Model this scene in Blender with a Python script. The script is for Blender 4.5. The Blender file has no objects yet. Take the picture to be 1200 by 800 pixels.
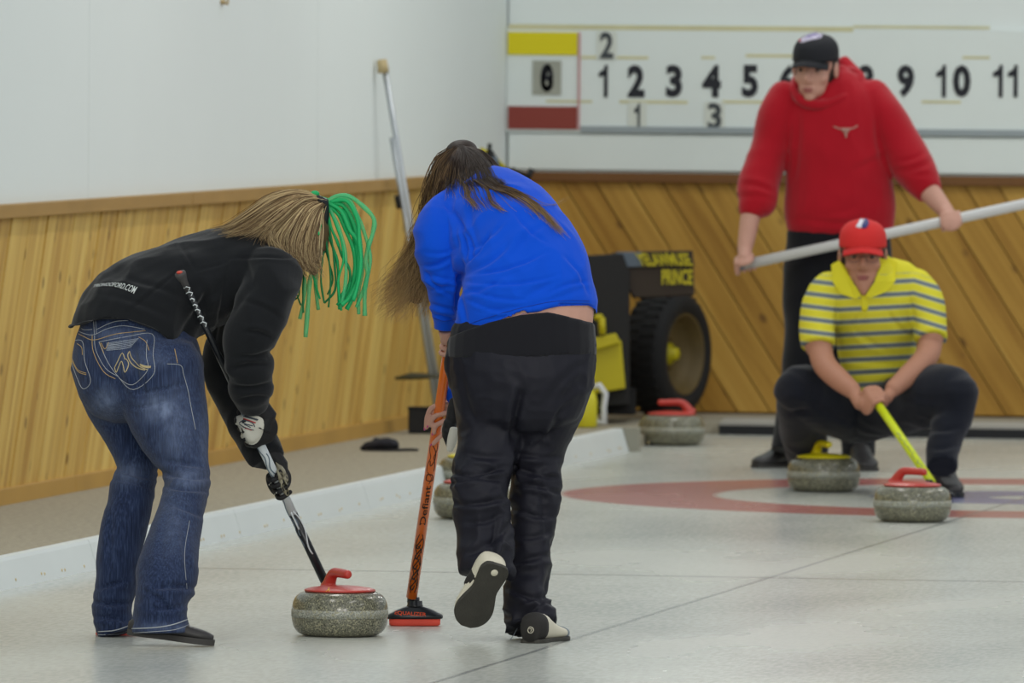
import bpy, bmesh, math, random
import numpy as np
from mathutils import Vector, Matrix
from mathutils.bvhtree import BVHTree

R = random.Random(7)
SC = bpy.context.scene
COL = SC.collection

# ---------------------------------------------------------------- camera
F = 13000.0                       # focal length in pixels of the 1200 px frame
H = 1.85                          # eye height above the ice
YAW, PIT, ROL = math.radians(10.1), math.atan(373 / F), 0.008
f0 = Vector((-math.sin(YAW) * math.cos(PIT), math.cos(YAW) * math.cos(PIT), -math.sin(PIT)))
r0 = Vector((math.cos(YAW), math.sin(YAW), 0))
u0 = r0.cross(f0)
CR = r0 * math.cos(ROL) + u0 * math.sin(ROL)
CU = u0 * math.cos(ROL) - r0 * math.sin(ROL)
CF = f0
CAM = Vector((0, 0, H))
cd = bpy.data.cameras.new('camera'); cam = bpy.data.objects.new('camera', cd); COL.objects.link(cam)
cd.sensor_width = 36; cd.lens = 36 * F / 1200; cd.clip_start = 1; cd.clip_end = 300
mw = Matrix((CR, CU, -CF)).transposed().to_4x4(); mw.translation = CAM
cam.matrix_world = mw
cd.dof.use_dof = True; cd.dof.focus_distance = 33.45; cd.dof.aperture_fstop = 8.5; cd.dof.aperture_blades = 7
SC.camera = cam

# ---------------------------------------------------------------- world and lights
w = bpy.data.worlds.new('world'); SC.world = w; w.use_nodes = True
w.node_tree.nodes['Background'].inputs[0].default_value = (0.86, 0.93, 1.0, 1)
w.node_tree.nodes['Background'].inputs[1].default_value = 0.58
def lamp(name, x, y, z, sx, sy, e, col=(1, .975, .91), rx=0.0, rz=0.0):
    l = bpy.data.lights.new(name, 'AREA'); l.shape = 'RECTANGLE'; l.size = sx; l.size_y = sy
    l.energy = e; l.color = col
    o = bpy.data.objects.new(name, l); COL.objects.link(o); o.location = (x, y, z); o.rotation_euler = (rx, 0, rz)
    return o
# fluorescent strips under the rink roof
for yy, en in ((18, 34), (24, 38), (30, 40), (36, 40), (42, 38), (47, 46)):
    for xx in (-7.2, -3.2, 1.4):
        lamp('fluorescent_or_fill_light', xx, yy, 4.6, .35, 2.4, en)
for xx in (-3.0, 2.0):  # added unseen fill panels, tilted to brighten the back wall and the men
    lamp('fluorescent_or_fill_light', xx, 14, 3.6, 2.4, 1.2, 420, rx=math.radians(50))

SC.view_settings.view_transform = 'Standard'; SC.view_settings.look = 'None'
SC.view_settings.exposure = 0.0; SC.view_settings.gamma = 1.0; SC.view_settings.use_curve_mapping = False

# ---------------------------------------------------------------- helpers
def P(px, py, d):
    """world point that lies at depth d along the line of sight of a photograph pixel"""
    return CAM + CF * d + CR * ((px - 600) / F * d) + CU * ((400 - py) / F * d)
def ray(px, py): return (CF + CR * ((px - 600) / F) + CU * ((400 - py) / F))
def G(px, py, z=0.0):
    r = ray(px, py); return CAM + r * ((z - H) / r.z)
def dep(p): return (p - CAM).dot(CF)
def proj(a):
    """n x 3 world points -> n x 2 photograph pixels"""
    q = np.asarray(a, float) - np.array(CAM); d = q @ np.array(CF)
    return np.stack([600 + F * (q @ np.array(CR)) / d, 400 - F * (q @ np.array(CU)) / d], 1)

def srgb(r, g, b):
    return tuple(((c / 255) / 12.92 if c / 255 <= .04045 else ((c / 255 + .055) / 1.055) ** 2.4) for c in (r, g, b)) + (1,)

def tag(o, label=None, cat=None, group=None, kind=None):
    if label: o['label'] = label
    if cat: o['category'] = cat
    if group: o['group'] = group
    if kind: o['kind'] = kind
    return o
def link(name, me, m=None, parent=None, smooth=True):
    o = bpy.data.objects.new(name, me); COL.objects.link(o)
    if m is not None and not me.materials: me.materials.append(m)
    if smooth and len(me.polygons): me.polygons.foreach_set('use_smooth', [True] * len(me.polygons))
    if parent is not None:
        o.parent = parent
        if parent.matrix_world != Matrix.Identity(4): o.matrix_parent_inverse = parent.matrix_world.inverted()
    return o
def empty(name, loc=(0, 0, 0)):
    o = bpy.data.objects.new(name, None); COL.objects.link(o); o.location = loc; o.empty_display_size = .1
    o.matrix_world = Matrix.Translation(Vector(loc))
    return o

class Soup:
    """collects closed shapes in world coordinates"""
    def __init__(s): s.v = []; s.f = []; s.c = []
    def add(s, vs, fs, col=0.0):
        n = len(s.v); s.v += [tuple(x) for x in vs]; s.f += [tuple(i + n for i in f) for f in fs]; s.c += [col] * len(vs)
        return s
    def ellipsoid(s, c, ax, rad, nu=20, nv=12):
        c = Vector(c); vs = []; fs = []
        for j in range(1, nv):
            t = math.pi * j / nv
            for i in range(nu):
                p = 2 * math.pi * i / nu
                vs.append(c + ax[0] * (rad[0] * math.sin(t) * math.cos(p)) + ax[1] * (rad[1] * math.sin(t) * math.sin(p)) + ax[2] * (rad[2] * math.cos(t)))
        top = len(vs); vs.append(c + ax[2] * rad[2]); bot = len(vs); vs.append(c - ax[2] * rad[2])
        for j in range(nv - 2):
            for i in range(nu):
                a, b = j * nu + i, j * nu + (i + 1) % nu
                fs.append((a, a + nu, b + nu, b))
        for i in range(nu):
            fs.append((top, i, (i + 1) % nu)); fs.append((bot, (nv - 2) * nu + (i + 1) % nu, (nv - 2) * nu + i))
        return s.add(vs, fs)
    def rings(s, cs, nseg=16, sup=2.0, col=0.0, caps=True):
        """cs: list of (centre, axis a, axis b, ra, rb)"""
        vs = []; fs = []
        for (c, a, b, ra, rb) in cs:
            for i in range(nseg):
                t = 2 * math.pi * i / nseg; x, y = math.cos(t), math.sin(t)
                k = (abs(x) ** sup + abs(y) ** sup) ** (-1 / sup)
                vs.append(c + a * (ra * x * k) + b * (rb * y * k))
        n = len(cs)
        for j in range(n - 1):
            for i in range(nseg):
                i2 = (i + 1) % nseg
                fs.append((j * nseg + i, j * nseg + i2, (j + 1) * nseg + i2, (j + 1) * nseg + i))
        if caps:
            fs.append(tuple(range(nseg))[::-1]); fs.append(tuple((n - 1) * nseg + i for i in range(nseg)))
        return s.add(vs, fs, col)
    def tube(s, pts, rad, nseg=8, col=0.0):
        """pts world points, rad number or list"""
        n = len(pts); pts = [Vector(p) for p in pts]
        if not hasattr(rad, '__len__'): rad = [rad] * n
        cs = []; ref = None
        for i in range(n):
            t = (pts[min(i + 1, n - 1)] - pts[max(i - 1, 0)])
            if t.length < 1e-9: t = Vector((0, 0, 1))
            t.normalize()
            if ref is None: ref = t.orthogonal()
            a = (ref - t * ref.dot(t))
            a = a.normalized() if a.length > 1e-6 else t.orthogonal().normalized()
            ref = a; cs.append((pts[i], a, t.cross(a), rad[i], rad[i]))
        return s.rings(cs, nseg, col=col)
    def box(s, c, ax, h, bev=0.0):
        c = Vector(c); vs = []
        for sz in (-1, 1):
            for sx, sy in ((-1, -1), (1, -1), (1, 1), (-1, 1)):
                vs.append(c + ax[0] * (sx * h[0]) + ax[1] * (sy * h[1]) + ax[2] * (sz * h[2]))
        return s.add(vs, [(3, 2, 1, 0), (4, 5, 6, 7), (0, 1, 5, 4), (1, 2, 6, 5), (2, 3, 7, 6), (3, 0, 4, 7)])
    def prism(s, poly, off):
        """poly world points (planar), extruded by off"""
        n = len(poly); vs = [Vector(p) for p in poly] + [Vector(p) + off for p in poly]
        return s.add(vs, [tuple(range(n))[::-1], tuple(range(n, 2 * n))] + [(i, (i + 1) % n, n + (i + 1) % n, n + i) for i in range(n)])
    def lathe(s, c, ax, prof, nseg=32):
        c = Vector(c)
        return s.rings([(c + ax[2] * z, ax[0], ax[1], r, r) for r, z in prof], nseg)
    def mesh(s, name='m', fix=True):
        me = bpy.data.meshes.new(name); me.from_pydata(s.v, [], s.f)
        if any(s.c):
            at = me.attributes.new('var', 'FLOAT', 'POINT'); at.data.foreach_set('value', s.c)
        if fix:
            bm = bmesh.new(); bm.from_mesh(me); bmesh.ops.recalc_face_normals(bm, faces=bm.faces); bm.to_mesh(me); bm.free()
        me.update(); return me
    def build(s, name, m, parent=None, smooth=True, bevel=0.0):
        me = s.mesh(name)
        if bevel:
            bm = bmesh.new(); bm.from_mesh(me)
            bmesh.ops.bevel(bm, geom=[e for e in bm.edges if e.calc_face_angle(0) > .5], offset=bevel, segments=2, affect='EDGES', profile=.5)
            bm.to_mesh(me); bm.free()
        return link(name, me, m, parent, smooth)
    def remesh(s, vox, smooth=3, fac=.5):
        me = s.mesh('tmp'); o = bpy.data.objects.new('tmp', me); COL.objects.link(o)
        md = o.modifiers.new('r', 'REMESH'); md.mode = 'VOXEL'; md.voxel_size = vox
        if smooth:
            sm = o.modifiers.new('s', 'SMOOTH'); sm.iterations = smooth; sm.factor = fac
        dg = bpy.context.evaluated_depsgraph_get()
        out = bpy.data.meshes.new_from_object(o.evaluated_get(dg))
        bpy.data.objects.remove(o); bpy.data.meshes.remove(me)
        return out

XYZ = (Vector((1, 0, 0)), Vector((0, 1, 0)), Vector((0, 0, 1)))

def crom(pts, k):
    """Catmull-Rom resample of rows of numbers, k steps per span"""
    a = np.array(pts, float); n = len(a); out = []
    for i in range(n - 1):
        p0, p1, p2, p3 = a[max(i - 1, 0)], a[i], a[i + 1], a[min(i + 2, n - 1)]
        for j in range(k):
            t = j / k
            out.append(.5 * (2 * p1 + (p2 - p0) * t + (2 * p0 - 5 * p1 + 4 * p2 - p3) * t * t + (3 * p1 - p0 - 3 * p2 + p3) * t ** 3))
    out.append(a[-1]); return np.array(out)

class Frame:
    """a figure's own frame: pixel columns/rows at a base depth, metres towards the lens as third number"""
    def __init__(s, d0): s.d0 = d0; s.s = d0 / F
    def Q(s, px, py, dw=0.0): return P(px, py, s.d0 - dw)
    def loft(s, so, rows, k=4, nseg=28, sup=2.0, scale=1.0, round_ends=(True, True), grow=0.0):
        """rows: (px, py, dw, ra, rb) with ra in the image plane, rb in depth, both in px"""
        r = crom([tuple(x) for x in rows], k); m = len(r); cs = []
        C = [s.Q(x[0], x[1], x[2]) for x in r]
        for i in range(m):
            t = (C[min(i + 1, m - 1)] - C[max(i - 1, 0)]).normalized()
            a = t.cross(CF)
            a = a.normalized() if a.length > .15 else CR.copy()
            a = (a - t * a.dot(t)).normalized()
            if cs and a.dot(cs[-1][1]) < 0: a = -a
            b = t.cross(a).normalized()
            ra = max(r[i][3] * scale + grow, .5) * s.s; rb = max(r[i][4] * scale + grow, .5) * s.s
            cs.append((C[i], a, b, ra, rb))
        def cap(e, nxt, sign):
            c, a, b, ra, rb = e; t = (c - nxt[0]).normalized(); rr = min(ra, rb) * .75; o = []
            for q in (.5, .82, .97):
                o.append((c + t * (rr * q), a, b, ra * math.sqrt(1 - q * q), rb * math.sqrt(1 - q * q)))
            return o
        if round_ends[0]: cs = cap(cs[0], cs[1], 1)[::-1] + cs
        if round_ends[1]: cs = cs + cap(cs[-1], cs[-2], 1)
        so.rings(cs, nseg, sup)
        return so
    def line(s, so, pts, r, k=4, nseg=6, col=0.0):
        q = crom(pts, k)
        so.tube([s.Q(*x[:3]) for x in q], r, nseg, col)

# cheap value noise
_rng = np.random.RandomState(3); _T = _rng.rand(64, 64, 64).astype(np.float32)
def vnoise(p):
    i = np.floor(p).astype(int); f = p - i; f = f * f * (3 - 2 * f); i0 = i & 63; i1 = (i + 1) & 63
    out = 0
    for dx in (0, 1):
        for dy in (0, 1):
            for dz in (0, 1):
                wgt = (f[:, 0] if dx else 1 - f[:, 0]) * (f[:, 1] if dy else 1 - f[:, 1]) * (f[:, 2] if dz else 1 - f[:, 2])
                out = out + wgt * _T[(i1 if dx else i0)[:, 0], (i1 if dy else i0)[:, 1], (i1 if dz else i0)[:, 2]]
    return out * 2 - 1
def getv(me):
    a = np.empty(len(me.vertices) * 3, np.float32); me.vertices.foreach_get('co', a); a = a.reshape(-1, 3).astype(float)
    n = np.empty(len(me.vertices) * 3, np.float32); me.vertices.foreach_get('normal', n); return a, n.reshape(-1, 3).astype(float)
def setv(me, a): me.vertices.foreach_set('co', a.astype(np.float32).ravel()); me.update()
def wrinkle(me, creases=(), amp=.004, scale=9.0, stretch=(1, 1, 1), ridge=.5, zones=None):
    """cloth folds: soft noise, ridged noise and creases given as (x0,y0,x1,y1,width,depth) in px and mm"""
    a, n = getv(me); q = a * np.array(stretch) * scale
    wq = q + .35 * np.stack([vnoise(q * .7 + 11), vnoise(q * .7 + 23), vnoise(q * .7 + 37)], 1)
    d = amp * (vnoise(wq) + ridge * (1 - 2.4 * np.abs(vnoise(wq * 1.7 + 5))))
    uv = proj(a)
    if zones is not None:
        z = np.zeros(len(a))
        for (x, y, r, k) in zones: z = np.maximum(z, k * np.exp(-(((uv[:, 0] - x) ** 2 + (uv[:, 1] - y) ** 2) / (r * r))))
        d = d * (.35 + z)
    for c in creases:
        x0, y0, x1, y1, wd, dp = c[:6]; v = np.array([x1 - x0, y1 - y0]); L = v @ v
        t = np.clip(((uv - [x0, y0]) @ v) / L, 0, 1)
        pp = np.array([x0, y0]) + t[:, None] * v; bow = c[6] if len(c) > 6 else 0
        nn = np.array([-v[1], v[0]]) / math.sqrt(L); pp = pp + (np.sin(t * math.pi) * bow)[:, None] * nn
        ds = (uv - pp) @ nn; e = np.hypot(*(uv - pp).T)
        fade = np.sin(np.clip(t, .02, .98) * math.pi) ** .5
        d = d + fade * dp * .001 * (-np.exp(-(e / wd) ** 2) + .55 * np.exp(-(((ds - 1.6 * wd) ** 2 + (e * e - ds * ds)) / (1.2 * wd) ** 2)))
    setv(me, a + n * d[:, None])
def attr(me, name, vals):
    at = me.attributes.new(name, 'FLOAT', 'POINT'); at.data.foreach_set('value', np.asarray(vals, np.float32))

def bvh(me):
    me.calc_loop_triangles(); vs = [v.co.copy() for v in me.vertices]
    return BVHTree.FromPolygons(vs, [tuple(t.vertices) for t in me.loop_triangles])
def hit(bv, px, py, off=.0015, d=33.3):
    r = ray(px, py).normalized(); h = bv.ray_cast(CAM, r)
    if h[0] is None: return None
    n = h[1]
    if n.dot(r) > 0: n = -n
    return h[0] + n * off
def stitch(bv, pts, r, so, k=5, off=.001, close=False):
    q = crom(pts, k); w = [hit(bv, x[0], x[1], off) for x in q]; w = [x for x in w if x is not None]
    if len(w) > 1: so.tube(w, r, 5)
def patch(bv, poly, so, off=.003):
    """flat cloth patch lying on a surface, given by its outline in px; has thickness off"""
    c = np.mean(np.array(poly, float), 0); out = crom(list(poly) + [poly[0]], 4)[:-1]
    rows = [[hit(bv, *(c + (p - c) * t), off) for p in out] for t in (.02, .35, .7, 1.0)]
    rows.append([hit(bv, *(c + (p - c) * 1.02), -.002) for p in out])
    for i in range(len(out)):
        last = None
        for rr in rows:
            if rr[i] is None: rr[i] = last
            last = rr[i]
    if rows[0][0] is None: return
    vs = [p for r_ in rows for p in r_]; n = len(out); fs = [tuple(range(n))[::-1]]
    for j in range(len(rows) - 1):
        for i in range(n): fs.append((j * n + i, j * n + (i + 1) % n, (j + 1) * n + (i + 1) % n, (j + 1) * n + i))
    so.add(vs, fs)
def text_tris(body, bold=0.0, extr=0.0):
    cu = bpy.data.curves.new('t', 'FONT'); cu.body = body; cu.align_x = 'CENTER'; cu.align_y = 'CENTER'; cu.offset = bold; cu.extrude = extr
    cu.resolution_u = 3
    o = bpy.data.objects.new('t', cu); COL.objects.link(o); dg = bpy.context.evaluated_depsgraph_get()
    me = bpy.data.meshes.new_from_object(o.evaluated_get(dg)); bpy.data.objects.remove(o); bpy.data.curves.remove(cu)
    v = [tuple(x.co) for x in me.vertices]; f = [tuple(p.vertices) for p in me.polygons]; bpy.data.meshes.remove(me)
    xs = [a[0] for a in v]; ys = [a[1] for a in v]; w, h = max(xs) - min(xs), max(ys) - min(ys); cx, cy = (max(xs) + min(xs)) / 2, (max(ys) + min(ys)) / 2
    return [((a[0] - cx) / w, (a[1] - cy) / h, a[2]) for a in v], f

# ---------------------------------------------------------------- materials
def mat(name, col, rough=.6, metal=0.0, bump=0.0, bscale=200.0, var=0.0, vscale=6.0, spec=.4, sheen=0.0, coat=0.0, alpha=1.0, emis=None, stretch=None, trans=0.0):
    m = bpy.data.materials.new(name); m.use_nodes = True; nt = m.node_tree; b = nt.nodes['Principled BSDF']
    b.inputs['Base Color'].default_value = col; b.inputs['Roughness'].default_value = rough; b.inputs['Metallic'].default_value = metal
    b.inputs['Specular IOR Level'].default_value = spec; b.inputs['Sheen Weight'].default_value = sheen; b.inputs['Coat Weight'].default_value = coat
    b.inputs['Alpha'].default_value = alpha; b.inputs['Transmission Weight'].default_value = trans
    tc = nt.nodes.new('ShaderNodeTexCoord'); src = tc.outputs['Object']
    if stretch:
        mp = nt.nodes.new('ShaderNodeMapping'); mp.inputs['Scale'].default_value = stretch; nt.links.new(src, mp.inputs[0]); src = mp.outputs[0]
    if var:
        n = nt.nodes.new('ShaderNodeTexNoise'); n.inputs['Scale'].default_value = vscale; n.inputs['Detail'].default_value = 5; nt.links.new(src, n.inputs['Vector'])
        mx = nt.nodes.new('ShaderNodeMix'); mx.data_type = 'RGBA'
        mx.inputs[6].default_value = tuple(c * (1 - var) for c in col[:3]) + (1,); mx.inputs[7].default_value = tuple(min(1, c * (1 + var)) for c in col[:3]) + (1,)
        nt.links.new(n.outputs[0], mx.inputs[0]); nt.links.new(mx.outputs[2], b.inputs['Base Color'])
    if bump:
        n2 = nt.nodes.new('ShaderNodeTexNoise'); n2.inputs['Scale'].default_value = bscale; n2.inputs['Detail'].default_value = 3; nt.links.new(src, n2.inputs['Vector'])
        bp = nt.nodes.new('ShaderNodeBump'); bp.inputs['Strength'].default_value = bump; bp.inputs['Distance'].default_value = .004
        nt.links.new(n2.outputs[0], bp.inputs['Height']); nt.links.new(bp.outputs[0], b.inputs['Normal'])
    return m
def nodes(m): return m.node_tree, m.node_tree.nodes['Principled BSDF']
def ramp(nt, src, stops, interp='LINEAR'):
    r = nt.nodes.new('ShaderNodeValToRGB'); r.color_ramp.interpolation = interp
    while len(r.color_ramp.elements) < len(stops): r.color_ramp.elements.new(.5)
    for e, (p, c) in zip(r.color_ramp.elements, stops): e.position = p; e.color = c
    nt.links.new(src, r.inputs[0]); return r.outputs[0]
def attrnode(nt, name):
    a = nt.nodes.new('ShaderNodeAttribute'); a.attribute_name = name; return a.outputs['Fac']
def math_(nt, op, a, b=None):
    n = nt.nodes.new('ShaderNodeMath'); n.operation = op
    for i, x in enumerate((a, b)):
        if x is None: continue
        if isinstance(x, (int, float)): n.inputs[i].default_value = x
        else: nt.links.new(x, n.inputs[i])
    return n.outputs[0]
def mix_(nt, f, a, b):
    n = nt.nodes.new('ShaderNodeMix'); n.data_type = 'RGBA'
    for i, x in ((0, f), (6, a), (7, b)):
        if isinstance(x, (int, float)): n.inputs[i].default_value = x
        elif isinstance(x, tuple): n.inputs[i].default_value = x
        else: nt.links.new(x, n.inputs[i])
    return n.outputs[2]

# ================================================================ THE RINK
TEE = G(1203, 583); WC = G(592, 481, .05)          # tee, and the foot of the corner of the two walls
XW, YB = WC.x, WC.y                                # plane of the left wall, plane of the back wall
ZC, ZT = .05, 1.135                                # carpet level, top of the wood
BX = G(400, 604, 0.0).x                            # foot of the side board
YI = G(1000, 511.0, 0.0).y                         # far end of the ice
YE = G(737, 529, 0.0).y                            # far end of the side board

# ice
m_ice = mat('ice', srgb(196, 198, 186), .32, spec=.5)
nt, b = nodes(m_ice)
tc = nt.nodes.new('ShaderNodeTexCoord'); ob = tc.outputs['Object']
sx = nt.nodes.new('ShaderNodeSeparateXYZ'); nt.links.new(ob, sx.inputs[0]); X, Y = sx.outputs[0], sx.outputs[1]
def noise(scale, det=4, src=ob, st=None):
    if st:
        mp = nt.nodes.new('ShaderNodeMapping'); mp.inputs['Scale'].default_value = st; nt.links.new(src, mp.inputs[0]); src = mp.outputs[0]
    n = nt.nodes.new('ShaderNodeTexNoise'); n.inputs['Scale'].default_value = scale; n.inputs['Detail'].default_value = det; nt.links.new(src, n.inputs['Vector']); return n.outputs[0]
n1 = noise(1.1, 5, st=(1, .35, 1)); n2 = noise(60, 4, st=(1, .22, 1))
base = mix_(nt, ramp(nt, n1, [(.35, (0, 0, 0, 1)), (.65, (1, 1, 1, 1))]), srgb(168, 172, 167), srgb(186, 187, 176))
base = mix_(nt, math_(nt, 'MULTIPLY', ramp(nt, n2, [(.38, (0, 0, 0, 1)), (.62, (1, 1, 1, 1))]), .5), base, srgb(206, 207, 198))
dx = math_(nt, 'SUBTRACT', X, TEE.x); dy = math_(nt, 'SUBTRACT', Y, TEE.y)
rr = math_(nt, 'SQRT', math_(nt, 'ADD', math_(nt, 'POWER', dx, 2.0), math_(nt, 'POWER', dy, 2.0)))
rr = math_(nt, 'ADD', rr, math_(nt, 'MULTIPLY', noise(3), .03))
def band(lo, hi, v=rr, e=.02):
    a = math_(nt, 'MULTIPLY', math_(nt, 'SUBTRACT', v, lo - e), 1 / (2 * e)); c = math_(nt, 'MULTIPLY', math_(nt, 'SUBTRACT', hi + e, v), 1 / (2 * e))
    m_ = nt.nodes.new('ShaderNodeMath'); m_.operation = 'MINIMUM'; nt.links.new(a, m_.inputs[0]); nt.links.new(c, m_.inputs[1]); m_.use_clamp = True; return m_.outputs[0]
base = mix_(nt, math_(nt, 'MULTIPLY', band(1.24, 1.845), .92), base, srgb(160, 82, 76))
base = mix_(nt, math_(nt, 'MULTIPLY', band(.16, .62), .85), base, srgb(90, 88, 142))
wob = math_(nt, 'MULTIPLY', noise(2.5), .012)
lx = math_(nt, 'ABSOLUTE', math_(nt, 'ADD', math_(nt, 'SUBTRACT', X, TEE.x), wob))
base = mix_(nt, math_(nt, 'MULTIPLY', band(-.5, .009, lx, .004), .62), base, srgb(80, 84, 88))
HY = G(700, 673.3).y
base = mix_(nt, math_(nt, 'MULTIPLY', band(-.5, .028, math_(nt, 'ABSOLUTE', math_(nt, 'SUBTRACT', Y, HY)), .014), .66), base, srgb(84, 84, 84))
nt.links.new(base, b.inputs['Base Color'])
bp = nt.nodes.new('ShaderNodeBump'); bp.inputs['Strength'].default_value = .5; bp.inputs['Distance'].default_value = .0008
nt.links.new(noise(180, 3), bp.inputs['Height']); nt.links.new(bp.outputs[0], b.inputs['Normal'])
nt.links.new(ramp(nt, n1, [(.3, (.20, .20, .20, 1)), (.7, (.30, .30, .30, 1))]), b.inputs['Roughness'])
s = Soup(); s.prism([(BX - .3, 8, 0), (12, 8, 0), (12, YI, 0), (BX - .3, YI, 0)], Vector((0, 0, -.1)))
tag(s.build('floor', m_ice, smooth=False), 'white pebbled curling ice with red and blue rings', kind='structure')

# carpet: side strip and strip behind the ice
m_carpet = mat('carpet', srgb(164, 157, 139), .95, bump=.6, bscale=90, var=.45, vscale=42, spec=.1)
s = Soup(); s.prism([(XW - .1, 8, ZC), (BX - .05, 8, ZC), (BX - .05, YI + .05, ZC), (12, YI + .05, ZC), (12, YB + .1, ZC), (XW - .1, YB + .1, ZC)], Vector((0, 0, -.15)))
tag(s.build('floor_carpet', m_carpet, smooth=False), 'grey brown speckled carpet walkway beside the ice', kind='structure')

# side board: white, leaning outwards, in sections
m_white = mat('white_board', srgb(214, 220, 218), .45, var=.05, vscale=3, spec=.4)
m_rust = mat('rust_spot', srgb(196, 176, 132), .7)
root = tag(empty('trim_1', (BX, 30, 0)), 'long white side board between the ice and the carpet', kind='structure')
y = 24.0; ysplit = G(105, 660, 0.02).y
cuts = [22, 24.4, 26.8, 29.2, 31.6, ysplit, ysplit + 2.44, ysplit + 4.88, ysplit + 7.32, YE]
for y0, y1 in zip(cuts[:-1], cuts[1:]):
    s = Soup()
    prof = [(0, -.01), (-.012, .03), (-.03, .088), (-.036, .1), (-.075, .1), (-.075, -.01)]
    s.prism([(BX + x, y0 + .003, z) for x, z in prof], Vector((0, y1 - y0 - .006, 0)))
    s.build('board_section', m_white, root, smooth=False)
s = Soup()
for k in range(46):
    yy = 31.2 + k * .37 + R.uniform(-.1, .1)
    for j in range(R.choice((1, 2))):
        z = .022 + R.uniform(-.004, .006); s.ellipsoid((BX - .0035 - z * .3, yy + j * .045, z), XYZ, (.004, .007, .006), 8, 5)
tag(s.build('rusty_screws', m_rust, root), None, kind='stuff')
s = Soup(); s.box((BX - .02, YE + .02, .05), XYZ, (.06, .02, .055)); s.build('end_post', mat('end_post', srgb(148, 146, 132), .6), root, smooth=False, bevel=.004)
s = Soup(); s.prism([(BX + x, YE + .04, z) for x, z in ((-.05, -.01), (-.05, .05), (12, .05), (12, -.01))], Vector((0, -.004, 0)))
# curb behind the ice: a black rubber strip under a pale nosing
root = tag(empty('trim_2', (2, YI, 0)), 'low black rubber curb with pale nosing behind the ice', kind='structure')
s = Soup(); s.prism([(BX + .05, YI - .03, -.01), (12, YI - .03, -.01), (12, YI - .03, .042), (BX + .05, YI - .03, .042)], Vector((0, .06, 0)))
s.build('rubber_strip', mat('black_rubber', srgb(22, 24, 28), .6), root, smooth=False)
s = Soup(); s.prism([(BX + .05, YI - .01, .042), (12, YI - .01, .042), (12, YI + .12, .058), (BX + .05, YI + .12, .058)], Vector((0, 0, .012)))
s.build('nosing', mat('pale_nosing', srgb(168, 166, 158), .5), root, smooth=False)

# walls
m_wallw = mat('white_wall', srgb(226, 233, 231), .85, var=.04, vscale=.8, bump=.1, bscale=60)
def wallbox(name, x0, y0, x1, y1, z0, z1, m, parent=None):
    s = Soup(); s.prism([(x0, y0, z0), (x1, y0, z0), (x1, y1, z0), (x0, y1, z0)], Vector((0, 0, z1 - z0))); return s.build(name, m, parent, smooth=False)
WL = tag(wallbox('wall_left', XW - .25, 8, XW - .03, YB + .25, -.1, 5.2, m_wallw), 'left wall, white above diagonal golden boards', kind='structure')
WB = tag(wallbox('wall_back', XW - .25, YB + .03, 12, YB + .25, -.1, 5.2, m_wallw), 'back wall, white above diagonal golden boards', kind='structure')
# white sheets above the wood
for i in range(6):
    y1 = YB - .01 - i * 4.55; wallbox('wall_panel', XW - .031, y1 - 4.545, XW - .004, y1, ZT + .02, 5.0, m_wallw, WL)
for i in range(3):
    x0 = XW + i * 6.4; wallbox('wall_panel', x0 + .003, YB + .004, x0 + 6.397, YB + .031, ZT + .02, 5.0, m_wallw, WB)

def woodmat(name, c1, c2, c3, axis):
    m = mat(name, c1, .5, spec=.35); nt, b = nodes(m)
    tc = nt.nodes.new('ShaderNodeTexCoord'); oi = nt.nodes.new('ShaderNodeObjectInfo')
    mp = nt.nodes.new('ShaderNodeMapping'); mp.inputs['Scale'].default_value = (1, 1, 1)
    ad = nt.nodes.new('ShaderNodeVectorMath'); ad.operation = 'ADD'; nt.links.new(tc.outputs['Object'], ad.inputs[0])
    cmb = nt.nodes.new('ShaderNodeCombineXYZ'); rnd = oi.outputs['Random']
    nt.links.new(math_(nt, 'MULTIPLY', rnd, 37.0), cmb.inputs[0]); nt.links.new(math_(nt, 'MULTIPLY', rnd, 91.0), cmb.inputs[2]); nt.links.new(cmb.outputs[0], ad.inputs[1])
    # grain runs along the board
    rt = nt.nodes.new('ShaderNodeVectorRotate'); rt.rotation_type = 'AXIS_ANGLE'; rt.inputs['Axis'].default_value = (0, 1, 0) if axis == 'x' else (1, 0, 0)
    rt.inputs['Angle'].default_value = math.radians(33); nt.links.new(ad.outputs[0], rt.inputs['Vector'])
    st = nt.nodes.new('ShaderNodeMapping'); st.inputs['Scale'].default_value = (16, 16, .9); nt.links.new(rt.outputs[0], st.inputs[0])
    n = nt.nodes.new('ShaderNodeTexNoise'); n.inputs['Scale'].default_value = 1; n.inputs['Detail'].default_value = 5; n.inputs['Distortion'].default_value = .6; nt.links.new(st.outputs[0], n.inputs['Vector'])
    col = ramp(nt, n.outputs[0], [(.3, c2), (.52, c1), (.72, c3)])
    col = mix_(nt, math_(nt, 'MULTIPLY', math_(nt, 'POWER', rnd, 3.0), .6), col, c2)
    r2 = math_(nt, 'FRACT', math_(nt, 'MULTIPLY', rnd, 17.3)); col = mix_(nt, math_(nt, 'MULTIPLY', math_(nt, 'POWER', r2, 2.0), .6), col, c3)
    # knots
    v = nt.nodes.new('ShaderNodeTexVoronoi'); v.inputs['Scale'].default_value = 1; st2 = nt.nodes.new('ShaderNodeMapping'); st2.inputs['Scale'].default_value = (8, 8, 5.0); nt.links.new(rt.outputs[0], st2.inputs[0]); nt.links.new(st2.outputs[0], v.inputs['Vector'])
    kn = ramp(nt, v.outputs['Distance'], [(.08, (1, 1, 1, 1)), (.17, (0, 0, 0, 1))])
    col = mix_(nt, math_(nt, 'MULTIPLY', kn, .65), col, srgb(78, 46, 18))
    nt.links.new(col, b.inputs['Base Color']); return m
m_woodL = woodmat('golden_board', srgb(204, 166, 84), srgb(168, 124, 52), srgb(224, 194, 110), 'y')
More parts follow.
